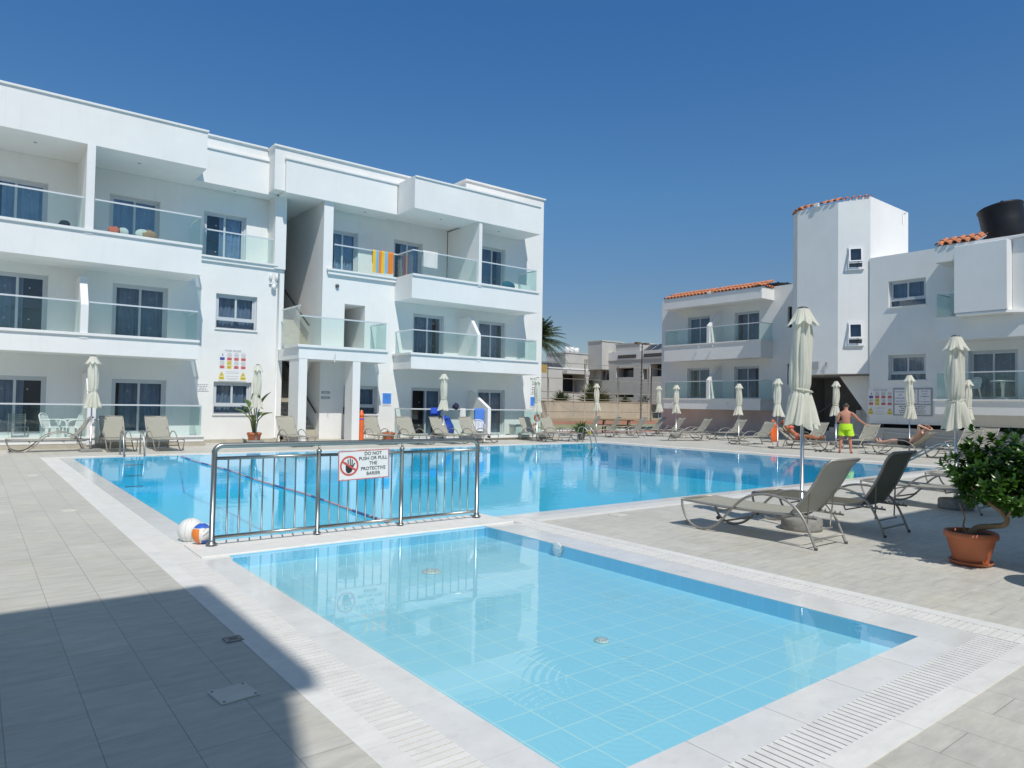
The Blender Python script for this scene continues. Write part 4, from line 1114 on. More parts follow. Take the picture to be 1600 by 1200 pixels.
def drain(x, y, r, label):
    e = empty('pool_drain', (x,y,-.135), label, 'drain', 'round drains in the shallow pool')
    m = MB(); m.lathe([(r,0),(r*.96,.012),(r*.55,.016),(.01,.017)], (0,0,0), 24); m.build('cover', M['brass'], e, local=True)
    m = MB()
    for k in range(10):
        a = 2*PI*k/10; m.box(-.004,.004,r*.4,r*.85,.0145,.0175)
        bmesh.ops.rotate(m.bm, cent=(0,0,0), matrix=Matrix.Rotation(a if k else 0, 3, 'Z'), verts=m.bm.verts[-8:])
    m.build('slot', M['grey_trim'], e, local=True)
drain(3.67,5.96,.10,'round brass drain in the shallow pool, nearer the steel barrier')
drain(3.61,3.54,.055,'round brass drain in the middle of the shallow pool')
e = empty('pool_light', (5.185,5.79,-.055), 'round white pool light in the far right wall of the shallow pool', 'light')
m = MB(); m.lathe([(.085,0),(.08,.02),(.05,.03),(.01,.03)], (0,0,0), 24); m.xform(Matrix.Rotation(-PI/2,4,'Y') @ Matrix.Scale(.22,4,(0,0,1))); m.build('lens', M['white_plastic'], e, local=True)
m = MB(); m.tube([(0,.09*math.cos(a),.048*math.sin(a)) for a in [2*PI*k/24 for k in range(24)]], .007, 6, closed=True); m.build('ring', M['steel'], e, local=True)

# ------------------------------------------------------------------ sun loungers
def lounger(back, dark=False):
    """foot end at x=-.95, head at x=+.95; back = backrest angle in degrees"""
    e = empty('sun_lounger', (0,0,0))
    sl_ = 'sling_shade' if dark else 'sling'
    prof = [(0,.35),(.015,.24),(.09,.10),(.22,.026),(.36,.022),(.50,.075),(.63,.19),(.75,.32),(.88,.44),(1.03,.515),(1.2,.545),(1.38,.53),(1.54,.46),(1.66,.34),(1.745,.18),(1.82,.0)]
    for y in (-.335,.335):
        m = MB(); m.tube([Vector(p) for p in spline([(t-.95,y,z) for t, z in prof], 4)], .0155, 8); m.build('side_frame', M['lounger'], e, local=True)
    sag = lambda t: .345-.03*math.sin(PI*min(max(t/1.5,0),1))*.6
    m = MB()
    for y in (-.315,.315): m.tube([(t-.95,y,sag(t)) for t in [k*.1 for k in range(0,16)]+[1.55]], .0165, 8)
    m.tube([(-.95,-.32,.35),(-.95,.32,.35)], .0165, 8); m.build('seat_frame', M['lounger'], e, local=True)
    for t, z in ((.60,.145),(1.775,.10)):
        m = MB(); m.tube([(t-.95,-.335,z),(t-.95,.335,z)], .0125, 8); m.build('cross_bar', M['lounger'], e, local=True)
    m = MB(); m.tube([(-.45,-.31,.33),(-.43,-.29,.26),(-.43,.29,.26),(-.45,.31,.33)], .009, 6); m.build('brace', M['lounger'], e, local=True)
    m = MB(); m.tube([(.35,-.31,.33),(.36,-.29,.27),(.36,.29,.27),(.35,.31,.33)], .009, 6); m.build('brace', M['lounger'], e, local=True)
    m = MB()
    def sf(i, j):
        t = .005+1.515*i/24; y = -.31+.62*j/8
        return (t-.95, y, sag(t)+.014-.022*math.cos(PI*(j/8-.5)))
    m.grid(sf, 25, 9); m.build('seat_sling', M[sl_], e, local=True)
    a = rad(back); L = .78; px, pz = .56, .362
    bp = lambda s, q=0: (px+math.cos(a)*s-math.sin(a)*q, pz+math.sin(a)*s+math.cos(a)*q)
    curve = lambda s: -.035*math.sin(PI*s/L)+.05*max(0,(s-.62)/.16)**2*-1
    m = MB()
    def bf(i, j):
        s = L*i/16; y = -.30+.60*j/8; x, z = bp(s, curve(s)-.012*math.cos(PI*(j/8-.5))); return (x, y, z)
    m.grid(bf, 17, 9); bk = m.build('backrest_sling', M[sl_], e, local=True)
    m = MB(); pth = [(*[bp(L*k/12, curve(L*k/12))[0]], -.315, bp(L*k/12, curve(L*k/12))[1]) for k in range(13)]
    pth2 = [(x,-y,z) for x, y, z in reversed(pth)]
    m.tube(pth+pth2, .0165, 8); m.build('backrest_frame', M['lounger'], e, local=True)
    if back > 10:
        x1, z1 = bp(.36, -.01)
        m = MB(); m.tube([(x1,-.27,z1),(.72,-.26,.20),(.76,-.23,.185),(.76,.23,.185),(.72,.26,.20),(x1,.27,z1)], .009, 6); m.build('back_support', M['lounger'], e, local=True)
        for y in (-.30,.30):
            m = MB(); m.tube([(.50,y,.34),(.86,y,.335)], .012, 6)
            for k in range(4): m.prism([(.62+.06*k,y-.006,.345),(.65+.06*k,y-.006,.345),(.64+.06*k,y-.006,.375)], (0,.012,0))
            m.build('rack', M['lounger'], e, local=True)
    for y in (-.335,.335):
        m = MB(); m.lathe([(.018,0),(.02,.025),(.016,.03)], (.87,y,0), 10); m.build('foot_cap', M['pole_dark'], e, local=True)
        m = MB(); m.lathe([(.022,-.018),(.026,0),(.022,.018)], (0,0,0), 12); m.xform(Matrix.Translation((-.87,y,.06)) @ Matrix.Rotation(PI/2,4,'X')); m.build('roller', M['pole_dark'], e, local=True)
    return e
PROTO = {}
GL = 'sun loungers around the pool'
def put_lounger(x, y, head, label, back=55, dark=False, z=0):
    k = (back, dark)
    if k not in PROTO: PROTO[k] = lounger(back, dark); o = PROTO[k]
    else: o = copy_tree(PROTO[k])
    o.location = (x,y,z); o.rotation_euler = (0,0,rad(head)); tag(o, label, 'sun lounger', GL)
    return o
put_lounger(7.69,4.84,-90,'empty sun lounger nearest the camera, beside the thick concrete umbrella base',57)
put_lounger(9.16,4.76,-90,'sun lounger with shade-darkened upright back behind the nearest one, half in shade',63,True)
put_lounger(12.35,4.75,-92,'sun lounger half hidden behind the left side of the potted bush',35)
put_lounger(15.1,4.8,-88,'sun lounger farthest back behind the potted bush, by the tall pool ladder',30)
put_lounger(14.2,2.9,-80,'flat sun lounger in the shade at the right frame edge behind the bush',0)
put_lounger(1.75,23.35,0,'sun lounger seen side-on at the far left, before the white plastic chairs')
put_lounger(3.42,23.1,92,'sun lounger behind the left pool ladder, left of its pair')
put_lounger(4.62,22.95,92,'sun lounger behind the left pool ladder, right of its pair')
put_lounger(8.75,23.2,90,'sun lounger just right of the banana plant pot')
for x, y, h, l in ((11.95,23.2,88,'sun lounger in front of the right porch column and the orange barrel'),
                   (13.2,22.8,88,'sun lounger in front of the terracotta pot right of the porch'),
                   (14.65,22.72,88,'sun lounger in front of the open dark terrace door'),
                   (16.0,22.68,88,'sun lounger left of the white plastic chair and the sloping partition'),
                   (19.1,22.6,90,'sun lounger under the umbrella at the right end of the long block'),
                   (20.25,22.5,92,'sun lounger next to the little green agave pot')):
    put_lounger(x, y, h, l)
for x, y, h, l in ((24.3,25.6,-28,'sun lounger in the far row, nearest the green agave pot'),(24.9,24.75,-28,'sun lounger in the far row, below the umbrella by the picnic table'),
                   (25.3,23.4,-25,'sun lounger in the far row, in front of the wooden picnic table'),(28.0,24.5,-25,'sun lounger in the far row, right behind the picnic table bench'),
                   (28.6,23.7,-25,'sun lounger in the far row, beside the left of two close umbrellas'),(28.4,21.9,-22,'sun lounger in the far row, under the umbrella by the pinkish wall')):
    put_lounger(x, y, h, l)
put_lounger(26.1,20.2,158,'flat sun lounger lying in front of the umbrella by the pinkish wall',0)
put_lounger(29.3,20.45,-15,'sun lounger alone in front of the pinkish wall base')
put_lounger(26.3,17.1,-18,'sun lounger in front of the slit windows, beside a square umbrella base')
put_lounger(25.3,14.0,90,'sun lounger carrying the tanned woman in the coral bikini',42)
put_lounger(28.3,15.7,-8,'empty sun lounger in front of the dark stairwell under the tower')
put_lounger(28.2,13.5,-8,'empty sun lounger just behind the standing man')
put_lounger(25.2,10.75,-90,'sun lounger carrying the reclining man',40)
put_lounger(25.9,9.2,-15,'pale sun lounger right of the reclining man, behind the tall ladder')
put_lounger(28.0,9.3,-8,'sun lounger tucked behind the pale one right of the reclining man')
put_lounger(25.4,6.2,-5,'pale sun lounger whose back shows above the potted bush')

# ------------------------------------------------------------------ closed umbrellas
def umbrella(h=2.72, big=False, base='disc'):
    e = empty('umbrella', (0,0,0))
    m = MB(); m.tube([(0,0,.05),(0,0,h-.02)], .021 if not big else .024, 12); m.build('pole', M['pole'], e, local=True)
    zb = h*.465; zt = h-.05; n = 128; K = 64; ph = random.random()*6; rnd = random.Random(int(ph*1000))
    tie = .31                                        # height of the strap as a share of the canopy
    wob = [rnd.uniform(.75,1.25) for _ in range(8)]; hem = [rnd.uniform(-.05,.05) for _ in range(8)]; lean = rnd.uniform(0,6)
    sk = [rnd.uniform(.85,1.15) for _ in range(8)]
    def R(f):
        if f < tie: return .118+(.232-.118)*((tie-f)/tie)**1.15
        g = (f-tie)/(1-tie); return .118+.034*math.sin(PI*min(1,g*1.15))**.9-.028*g
    def cn_(i, j):
        th = 2*PI*i/n; f = j/(K-1); q = 8*th/(2*PI); k = int(q) % 8
        lobe = abs(math.sin(PI*q+.25*math.sin(5*f+k)))               # rounded fabric lobes, sharp valleys between
        w0 = wob[k]*(1-(q % 1))+wob[(k+1) % 8]*(q % 1)
        deep = .42*(1-f/tie)+.10 if f < tie else .16+.10*math.sin(PI*(f-tie)/(1-tie))
        r = R(f)*(1-deep*(1-lobe)*w0+.05*math.cos(19*th+4*f+ph)*(.4+.6*(1-f)))
        if abs(f-tie) < .05: r *= 1-.14*(1-abs(f-tie)/.05)
        z = zb+(zt-zb)*f
        if f < .3: z += (-.05*lobe*sk[k]+hem[k]*.7+.03)*(1-f/.3)
        tw = .55*f+.12*math.sin(7*f+ph)
        ov = .012*math.sin(9*f+k*2.1)
        return ((r+ov)*math.cos(th+tw)+.03*math.sin(3*f+lean)*(1-f), (r+ov)*math.sin(th+tw)+.03*math.cos(4*f+lean)*(1-f), z)
    m = MB(); m.grid(cn_, n, K, cu=True); m.build('canopy', M['canvas'], e, local=True)
    def fl(i, j):
        th = 2*PI*i/n; f = j/9; fold = math.cos(8*th+ph*2)
        r = (.085+.085*f**1.2)*(1+.20*f*fold+.05*f*math.cos(24*th)); z = zt+.03-.19*f**1.1-.03*f*fold
        return (r*math.cos(th), r*math.sin(th), z)
    m = MB(); m.grid(fl, n, 10, cu=True); m.lathe([(.086,zt+.03),(.05,zt+.045),(.01,zt+.048)], (0,0,0), 24, cap=False); m.build('vent_flounce', M['canvas'], e, local=True)
    m = MB(); m.lathe([(.07,h-.015),(.06,h+.005),(.02,h+.018),(.005,h+.02)], (0,0,0), 20); m.build('cap', M['pole_dark'], e, local=True)
    zt2 = zb+(zt-zb)*tie
    m = MB(); m.tube([((.112+.008*math.cos(8*a))*math.cos(a),(.112+.008*math.cos(8*a))*math.sin(a),zt2+.02*math.sin(a+ph)) for a in [2*PI*k/48 for k in range(48)]], .011, 6, closed=True, sx=1.6)
    m.build('tie_strap', M['canvas'], e, local=True)
    if base == 'disc':
        m = MB(); m.lathe([(.245,.0),(.25,.03),(.25,.13),(.235,.155),(.06,.16)], (0,0,0), 32); m.build('base', M['concrete'], e, local=True)
    else:
        m = MB(); m.box(-.27,.27,-.27,.27,0,.07); m.bevel(.012,2); m.build('base', M['concrete'], e, local=True)
    m = MB(); m.lathe([(.034,.07),(.034,.30),(.026,.31)], (0,0,0), 14); m.build('sleeve', M['pole'], e, local=True)
    return e
UP = [umbrella(), umbrella(base='square'), umbrella(base='square')]
ux = {0:False,1:False,2:False}
GU = 'closed cream umbrellas around the pool'
big = umbrella(2.86, True)
big.location = (8.48,4.77,0); tag(big, 'large closed cream umbrella nearest the camera, standing in a round concrete base', 'umbrella', GU)
for i, (x, y, k, sc, l) in enumerate(((2.73,22.95,1,1.0,'closed cream umbrella between the side-on lounger and the paired loungers at far left'),
    (7.75,24.15,0,1.01,'closed cream umbrella in front of the banana plant'),(14.9,23.55,2,1.0,'closed cream umbrella in front of the dark open terrace door'),
    (18.95,22.55,0,.99,'closed cream umbrella in front of the narrow NO FOOD notice'),(26.9,27.0,1,1.01,'closed cream umbrella in front of the distant sports fence'),
    (30.45,25.65,2,1.0,'left of the two close cream umbrellas beside the right building'),(28.55,22.9,0,.985,'right of the two close cream umbrellas, at the end of the pinkish wall'),
    (27.85,18.75,2,.98,'closed cream umbrella in front of the lower right balcony door of the right building'),(24.7,14.9,1,1.0,'closed cream umbrella left of the big near one, on a square base'),
    (29.6,15.1,0,1.02,'closed cream umbrella in front of the dark stairwell, left of the standing man'),(25.9,10.6,2,1.03,'closed cream umbrella in front of the grey notice board'),
    (12.45,4.4,0,1.015,'closed cream umbrella left of the potted bush, large and near'),(29.3,9.95,1,1.01,'slim closed cream umbrella just right of the large one by the bush'))):
    if not ux[k]: o = UP[k]; ux[k] = True
    else: o = copy_tree(UP[k])
    o.location = (x,y,0); o.scale = (1,1,sc); o.rotation_euler = (0,0,i*1.3); tag(o, l, 'umbrella', GU)

# ------------------------------------------------------------------ plants
def add_leaf(m, p, d, L, W, curl=.25, up=None, fold=.15):
    d = Vector(d).normalized(); up = Vector(up or (0,0,1)); s = d.cross(up)
    if s.length < 1e-3: s = Vector((1,0,0))
    s.normalize(); n = s.cross(d)
    c = [Vector(p)]
    ws = (.12,.75,1.0,.7,.05); prev = None
    for k in range(5):
        t = k/4; q = Vector(p)+d*L*t-n*curl*L*t*t
        w_ = W*ws[k]/2
        cur = [m.bm.verts.new(q-s*w_+n*fold*w_), m.bm.verts.new(q), m.bm.verts.new(q+s*w_+n*fold*w_)]
        if prev:
            m._f([prev[0],prev[1],cur[1],cur[0]], True); m._f([prev[1],prev[2],cur[2],cur[1]], True)
        prev = cur
def rnd_dir(r, zmin=-1):
    while True:
        v = Vector((r.uniform(-1,1), r.uniform(-1,1), r.uniform(zmin,1)))
        if .05 < v.length <= 1: return v.normalized()
def pot(e, r0, r1, h, mat='terracotta', saucer=True):
    m = MB(); m.lathe([(r0,.025),(r0*1.02,.04),(r1*.93,h*.80),(r1*.945,h*.81),(r1*1.02,h*.82),(r1*1.03,h*.9),(r1*1.0,h*.985),(r1*.97,h),(r1*.90,h*.985),(r1*.88,h*.85)], (0,0,0), 36, cap=False)
    m.lathe([(.005,.024),(r0,.024)], (0,0,0), 36, cap=False)
    p = m.build('pot', M[mat], e, local=True)
    m = MB(); m.lathe([(r1*.885,h*.9),(r1*.5,h*.92),(.005,h*.93)], (0,0,0), 30, cap=False); m.build('soil', M['soil'], e, local=True)
    if saucer:
        m = MB(); m.lathe([(.01,.004),(r0*1.12,.004),(r0*1.30,.035),(r0*1.27,.042),(r0*1.1,.016),(.01,.014)], (0,0,0), 36, cap=False); m.build('saucer', M[mat], e, local=True)
pb = empty('potted_bush', (8.08,2.72,0), 'leafy green bush with a crooked trunk in a terracotta pot with saucer, right foreground', 'potted plant')
pot(pb, .155, .235, .335)
r = random.Random(5)
m = MB()
tr = spline([(.02,.02,.29),(.03,-.05,.37),(.05,-.16,.40),(.06,-.27,.43),(.05,-.30,.49),(.03,-.26,.56),(.0,-.20,.62),(-.02,-.14,.70)], 6)
m.tube(tr, [.034-.020*i/len(tr) for i in range(len(tr))], 10)
br_ends = []
for k in range(16):
    i = r.randint(len(tr)//2, len(tr)-1); d = rnd_dir(r, .0); L = r.uniform(.15,.36)
    p0 = Vector(tr[i]); p1 = p0+d*L*.5+Vector((0,0,.05)); p2 = p0+d*L+Vector((0,.0,.10))
    m.tube([p0,p1,p2], [.012,.009,.005], 6)
m.tube([(.0,.03,.30),(.0,.07,.38),(.02,.06,.46),(.0,.1,.6)], [.012,.01,.008,.006], 6)
m.build('trunk', M['bark'], pb, local=True)
m = MB(); shoots = []
cen = Vector((.0,-.30,.90))
for k in range(330):
    d = rnd_dir(r, -.75); rr = r.uniform(.22,1)**.5
    rad3 = Vector((.46,.60,.44 if d.z > 0 else .40))*(.82+.22*math.sin(3.1*math.atan2(d.y,d.x)+4*d.z)+r.uniform(-.08,.12))
    shoots.append((cen+Vector((d.x*rad3.x, d.y*rad3.y, d.z*rad3.z))*rr, d))
for y, z in ((.02,1.27),(-.08,1.29),(-.18,1.33),(-.30,1.37),(-.36,1.33),(-.5,1.28),(.12,1.1),(.2,.98)): shoots.append((Vector((r.uniform(-.1,.1),y,z-.05)), Vector((0,.1,1))))
for p, d in shoots:
    ax = (d*.7+Vector((0,0,.75))+rnd_dir(r)*.25).normalized()
    nl = r.randint(11,16)
    u = ax.orthogonal().normalized(); v = ax.cross(u)
    for q in range(nl):
        a = q*2.4+r.random()*.4; t = q/nl
        out = (u*math.cos(a)+v*math.sin(a))*(1.0-.55*t)+ax*(.15+.9*t)
        base = p+ax*(t*.055-.03)
        add_leaf(m, base, out, r.uniform(.058,.088), r.uniform(.032,.046), .22, ax, .25)
m.build('foliage', M['leaf'], pb, local=True)
# second shrub, just leaves at the right edge
ps = empty('potted_bush', (8.75,2.02,0), 'low dark shrub in a pot at the right frame edge, behind the big potted bush', 'potted plant')
pot(ps, .13, .19, .26)
m = MB()
for k in range(10):
    d = rnd_dir(r,.2); m.tube([(0,0,.24),Vector((0,0,.3))+d*.1,Vector((0,0,.36))+Vector((d.x*.3,d.y*.3,d.z*.22))], [.008,.006,.003], 5)
m.build('stem', M['bark_dark'], ps, local=True)
m = MB()
for k in range(60):
    d = rnd_dir(r,-.2); p = Vector((0,0,.42))+Vector((d.x*.27,d.y*.30,d.z*.18))*r.uniform(.4,1)
    for q in range(9): add_leaf(m, p, rnd_dir(r,-.3)+d*.4, r.uniform(.045,.07), .026, .3)
m.build('foliage', M['leaf_dark'], ps, local=True)
# banana-leaved plant
bp_ = empty('potted_banana_plant', (7.75,24.35,0), 'tall broad-leaved plant in a terracotta pot against the long white block', 'potted plant')
pot(bp_, .16, .24, .42)
m = MB(); lv = MB()
spec = [(-35,1.15,.95,78,.55,.24),(20,1.25,1.05,74,.62,.26),(165,1.05,.9,68,.55,.24),(200,.85,.75,48,.5,.24),(-8,.8,.72,40,.5,.24),(100,.7,.65,50,.42,.22),(-70,.62,.6,42,.45,.23),(250,.9,.8,60,.45,.22),(135,1.3,1.1,80,.5,.2),(310,.6,.55,30,.45,.22)]
for az, hz, stem, el, L, W in spec:
    a = rad(az-52); d = Vector((math.cos(a),math.sin(a),0)); e_ = rad(el)
    p0 = Vector((0,0,.40))+d*.04; p1 = p0+(d*math.cos(e_)*.35+Vector((0,0,1)))*stem*.62; p2 = p1+(d*math.cos(e_)+Vector((0,0,math.sin(e_))))*stem*.28
    m.tube(spline([p0,(p0+p1)/2,p1,p2],4), .018, 6)
    add_leaf(lv, p2-(d*math.cos(e_)+Vector((0,0,math.sin(e_))))*.03, d*math.cos(e_)+Vector((0,0,math.sin(e_)-.15)), L, W, .28, None, .5)
m.build('stalk', M['leaf_agave'], bp_, local=True); lv.build('leaves', M['leaf_banana'], bp_, local=True)
def agave(e, R_, n, mat, zc=.0, seed=1):
    rr = random.Random(seed); m = MB()
    for k in range(n):
        az = rr.uniform(0,2*PI); el = rad(rr.uniform(8,85)); d = Vector((math.cos(az)*math.cos(el),math.sin(az)*math.cos(el),math.sin(el)))
        add_leaf(m, Vector((0,0,zc)), d, R_*rr.uniform(.75,1.1), R_*.10, .12, None, .6)
    m.build('leaves', M[mat], e, local=True)
e = empty('potted_agave', (21.6,22.6,0), 'spiky green plant in a dark pot right of the long block', 'potted plant'); pot(e, .13, .19, .30, 'pole_dark', False); agave(e, .62, 110, 'leaf_banana', .28, 3)
m = MB(); m.lathe([(.02,.2),(.12,.26),(.13,.34),(.05,.4)], (.35,-.1,0), 12); m.build('flower', M['sign_yellow'], e, local=True)
e = empty('plant_pot', (12.75,24.05,0), 'plain terracotta pot on the paving right of the porch columns', 'plant pot'); pot(e, .18, .25, .38)
m = MB()
for k in range(30):
    d = rnd_dir(r,.3); add_leaf(m, (r.uniform(-.1,.1),r.uniform(-.1,.1),.34), d, .12, .03)
m.build('seedling', M['leaf_dark'], e, local=True)

# ------------------------------------------------------------------ people
def body(name, joints, edges, mat, e, root='pelvis', sub=2):
    ks = list(joints); me = bpy.data.meshes.new('b')
    me.from_pydata([joints[k][:3] for k in ks], [(ks.index(a), ks.index(c)) for a, c in edges], [])
    ob = bpy.data.objects.new('b', me); COL.objects.link(ob)
    sk = ob.modifiers.new('s', 'SKIN'); sk.use_smooth_shade = True; sk.branch_smoothing = .6
    ss = ob.modifiers.new('u', 'SUBSURF'); ss.levels = sub; ss.render_levels = sub
    sv = me.skin_vertices[0].data
    for i, k in enumerate(ks):
        q = joints[k][3]; sv[i].radius = q if isinstance(q, tuple) else (q, q); sv[i].use_root = (k == root)
    dg = bpy.context.evaluated_depsgraph_get(); dg.update()
    m2 = bpy.data.meshes.new_from_object(ob.evaluated_get(dg)); bpy.data.objects.remove(ob)
    for p in m2.polygons: p.use_smooth = True
    m2.name = name; o = bpy.data.objects.new(name, m2); COL.objects.link(o); o.parent = e; m2.materials.clear(); m2.materials.append(M[mat])
    return o
def hand(J, E, key, wrist, d, side, s=1.0, curl=.25):
    """palm, four unequal fingers and a side thumb, added to the body's skeleton"""
    d = Vector(d).normalized(); w_ = Vector(wrist); sd = Vector(side).normalized(); nn = d.cross(sd).normalized()
    p = w_+d*.075*s; J[key+'palm'] = (*p, .030*s); E.append((key+'wrist', key+'palm'))
    for i, (off, L) in enumerate(((-.028,.065),(-.010,.078),(.009,.074),(.027,.058))):
        a = p+sd*off*s+d*.02*s; b = a+(d+nn*curl).normalized()*L*.5*s; c = b+(d+nn*curl*2.4).normalized()*L*.5*s
        J[f'{key}a{i}'] = (*a,.011*s); J[f'{key}b{i}'] = (*b,.0095*s); J[f'{key}c{i}'] = (*c,.008*s)
        E += [(key+'palm',f'{key}a{i}'),(f'{key}a{i}',f'{key}b{i}'),(f'{key}b{i}',f'{key}c{i}')]
    a = w_+d*.035*s-sd*.035*s; b = a+(d*.7-sd*.7).normalized()*.045*s
    J[key+'t0'] = (*a,.013*s); J[key+'t1'] = (*b,.010*s); E += [(key+'wrist',key+'t0'),(key+'t0',key+'t1')]
def head_parts(e, c, fwd, up, hair, r=.098, long_=False, mat='skin'):
    fwd = Vector(fwd).normalized(); up = Vector(up); up = (up-fwd*up.dot(fwd)).normalized(); sd = up.cross(fwd)
    T = Matrix((( fwd.x,sd.x,up.x,c[0]),(fwd.y,sd.y,up.y,c[1]),(fwd.z,sd.z,up.z,c[2]),(0,0,0,1)))
    m = MB()
    def hf(i, j):
        th = 2*PI*i/24; ph = PI*j/13; q = max(math.sin(ph),1e-3)
        x, y, z = q*math.cos(th), q*math.sin(th), math.cos(ph)
        cut = 1.0 if (x < .35 or z > .55) else .86
        return (r*(1.04*x*cut-.03), r*.86*y*cut, r*(1.22*z*(1 if z > -.35 else .6)+.03))
    m.grid(hf, 24, 10 if not long_ else 14, cu=True); m.xform(T); m.build('hair', M[hair], e, local=True)
    m = MB()
    for s in (-1,1): m.sphere((r*.93,s*r*.36,r*.12), .012, 8, 6)
    m.xform(T); m.build('eyes', M['sign_black'], e, local=True)
    m = MB(); m.sphere((r*1.0,0,-r*.12), .02, 8, 6, (.9,.8,1.3))
    for s in (-1,1): m.sphere((-.01,s*r*.88,-.0), .03, 10, 8, (.7,.35,1.1))
    m.xform(T); m.build('nose_and_ears', M[mat], e, local=True)
    m = MB(); m.sphere((r*.93,0,-r*.48), .02, 8, 6, (.3,1.2,.35)); m.xform(T); m.build('mouth', M['red_cloth'], e, local=True)
man = empty('person', (24.62,12.2,0), 'standing bare-chested man in neon yellow-green swim shorts and red flip-flops, seen from behind', 'person', rz=rad(22))
J = {'pelvis':(0,0,.97,(.135,.15)),'waist':(.0,0,1.10,(.13,.155)),'ribs':(-.01,0,1.25,(.135,.17)),'chest':(.0,0,1.38,(.125,.16)),'neck':(.03,0,1.52,.062),'jaw':(.075,0,1.60,.075),'skull':(.085,0,1.685,.088),'crown':(.09,0,1.74,.055),
     'rsh':(0,-.185,1.43,.072),'relbow':(.10,-.40,1.20,.045),'rwrist':(.20,-.63,1.02,.030),
     'lsh':(0,.185,1.43,.072),'lelbow':(-.02,.28,1.14,.046),'lwrist':(.21,.20,1.10,.031),
     'rhip':(0,-.10,.88,.105),'rknee':(.02,-.135,.50,.063),'rcalf':(-.02,-.145,.34,.060),'rankle':(-.02,-.16,.09,.040),'rheel':(-.05,-.16,.04,.034),'rball':(.11,-.18,.035,.036),'rtoe':(.18,-.185,.03,.024),
     'lhip':(0,.10,.88,.105),'lknee':(.03,.155,.50,.063),'lcalf':(-.01,.17,.34,.060),'lankle':(-.02,.185,.09,.040),'lheel':(-.05,.185,.04,.034),'lball':(.10,.22,.035,.036),'ltoe':(.17,.235,.03,.024)}
E_ = [('pelvis','waist'),('waist','ribs'),('ribs','chest'),('chest','neck'),('neck','jaw'),('jaw','skull'),('skull','crown'),('chest','rsh'),('rsh','relbow'),('relbow','rwrist'),('chest','lsh'),('lsh','lelbow'),('lelbow','lwrist'),
      ('pelvis','rhip'),('rhip','rknee'),('rknee','rcalf'),('rcalf','rankle'),('rankle','rheel'),('rankle','rball'),('rball','rtoe'),('pelvis','lhip'),('lhip','lknee'),('lknee','lcalf'),('lcalf','lankle'),('lankle','lheel'),('lankle','lball'),('lball','ltoe')]
hand(J, E_, 'r', J['rwrist'][:3], (.3,-.75,-.5), (.8,.4,0)); hand(J, E_, 'l', J['lwrist'][:3], (.9,-.3,.1), (0,0,-1), curl=.6)
body('body', J, E_, 'skin', man)
head_parts(man, (.085,0,1.665), (.93,0,-.36), (.36,0,.93), 'hair')
m = MB()
def sh(i, j):
    th = 2*PI*i/36; z = [1.05,1.03,.98,.92,.87,.83][j]; k = [1,1.02,1.06,1.1,1.12,1.1][j]
    return (.165*k*math.cos(th), .205*k*math.sin(th), z)
m.grid(sh, 36, 6, cu=True)
for s in (-1,1):
    def lg(i, j):
        th = 2*PI*i/32; z = .89-.27*j/7; f = j/7
        rr = .122+.018*f+.006*math.cos(7*th+s)*f
        return (.01*f+rr*1.05*math.cos(th), s*(.108+.03*f)+rr*.98*math.sin(th), z+.008*math.sin(3*th))
    m.grid(lg, 32, 8, cu=True)
m.build('shorts', M['neon'], man, local=True)
for y0, y1, nm in ((-.165,-.185,'r'),(.19,.232,'l')):
    m = MB(); a = math.atan2(y1-y0,.2); c_, s_ = math.cos(a), math.sin(a)
    pts = [(.13*math.cos(t)*1.15, .045*math.sin(t)*(1+.15*math.cos(t)), 0) for t in [2*PI*k/20 for k in range(20)]]
    m.prism([(.055+x*c_-y*s_, (y0+y1)/2+x*s_+y*c_, .003) for x, y, z in pts], (0,0,.016)); m.build('flip_flop', M['sole_red'], man, local=True)
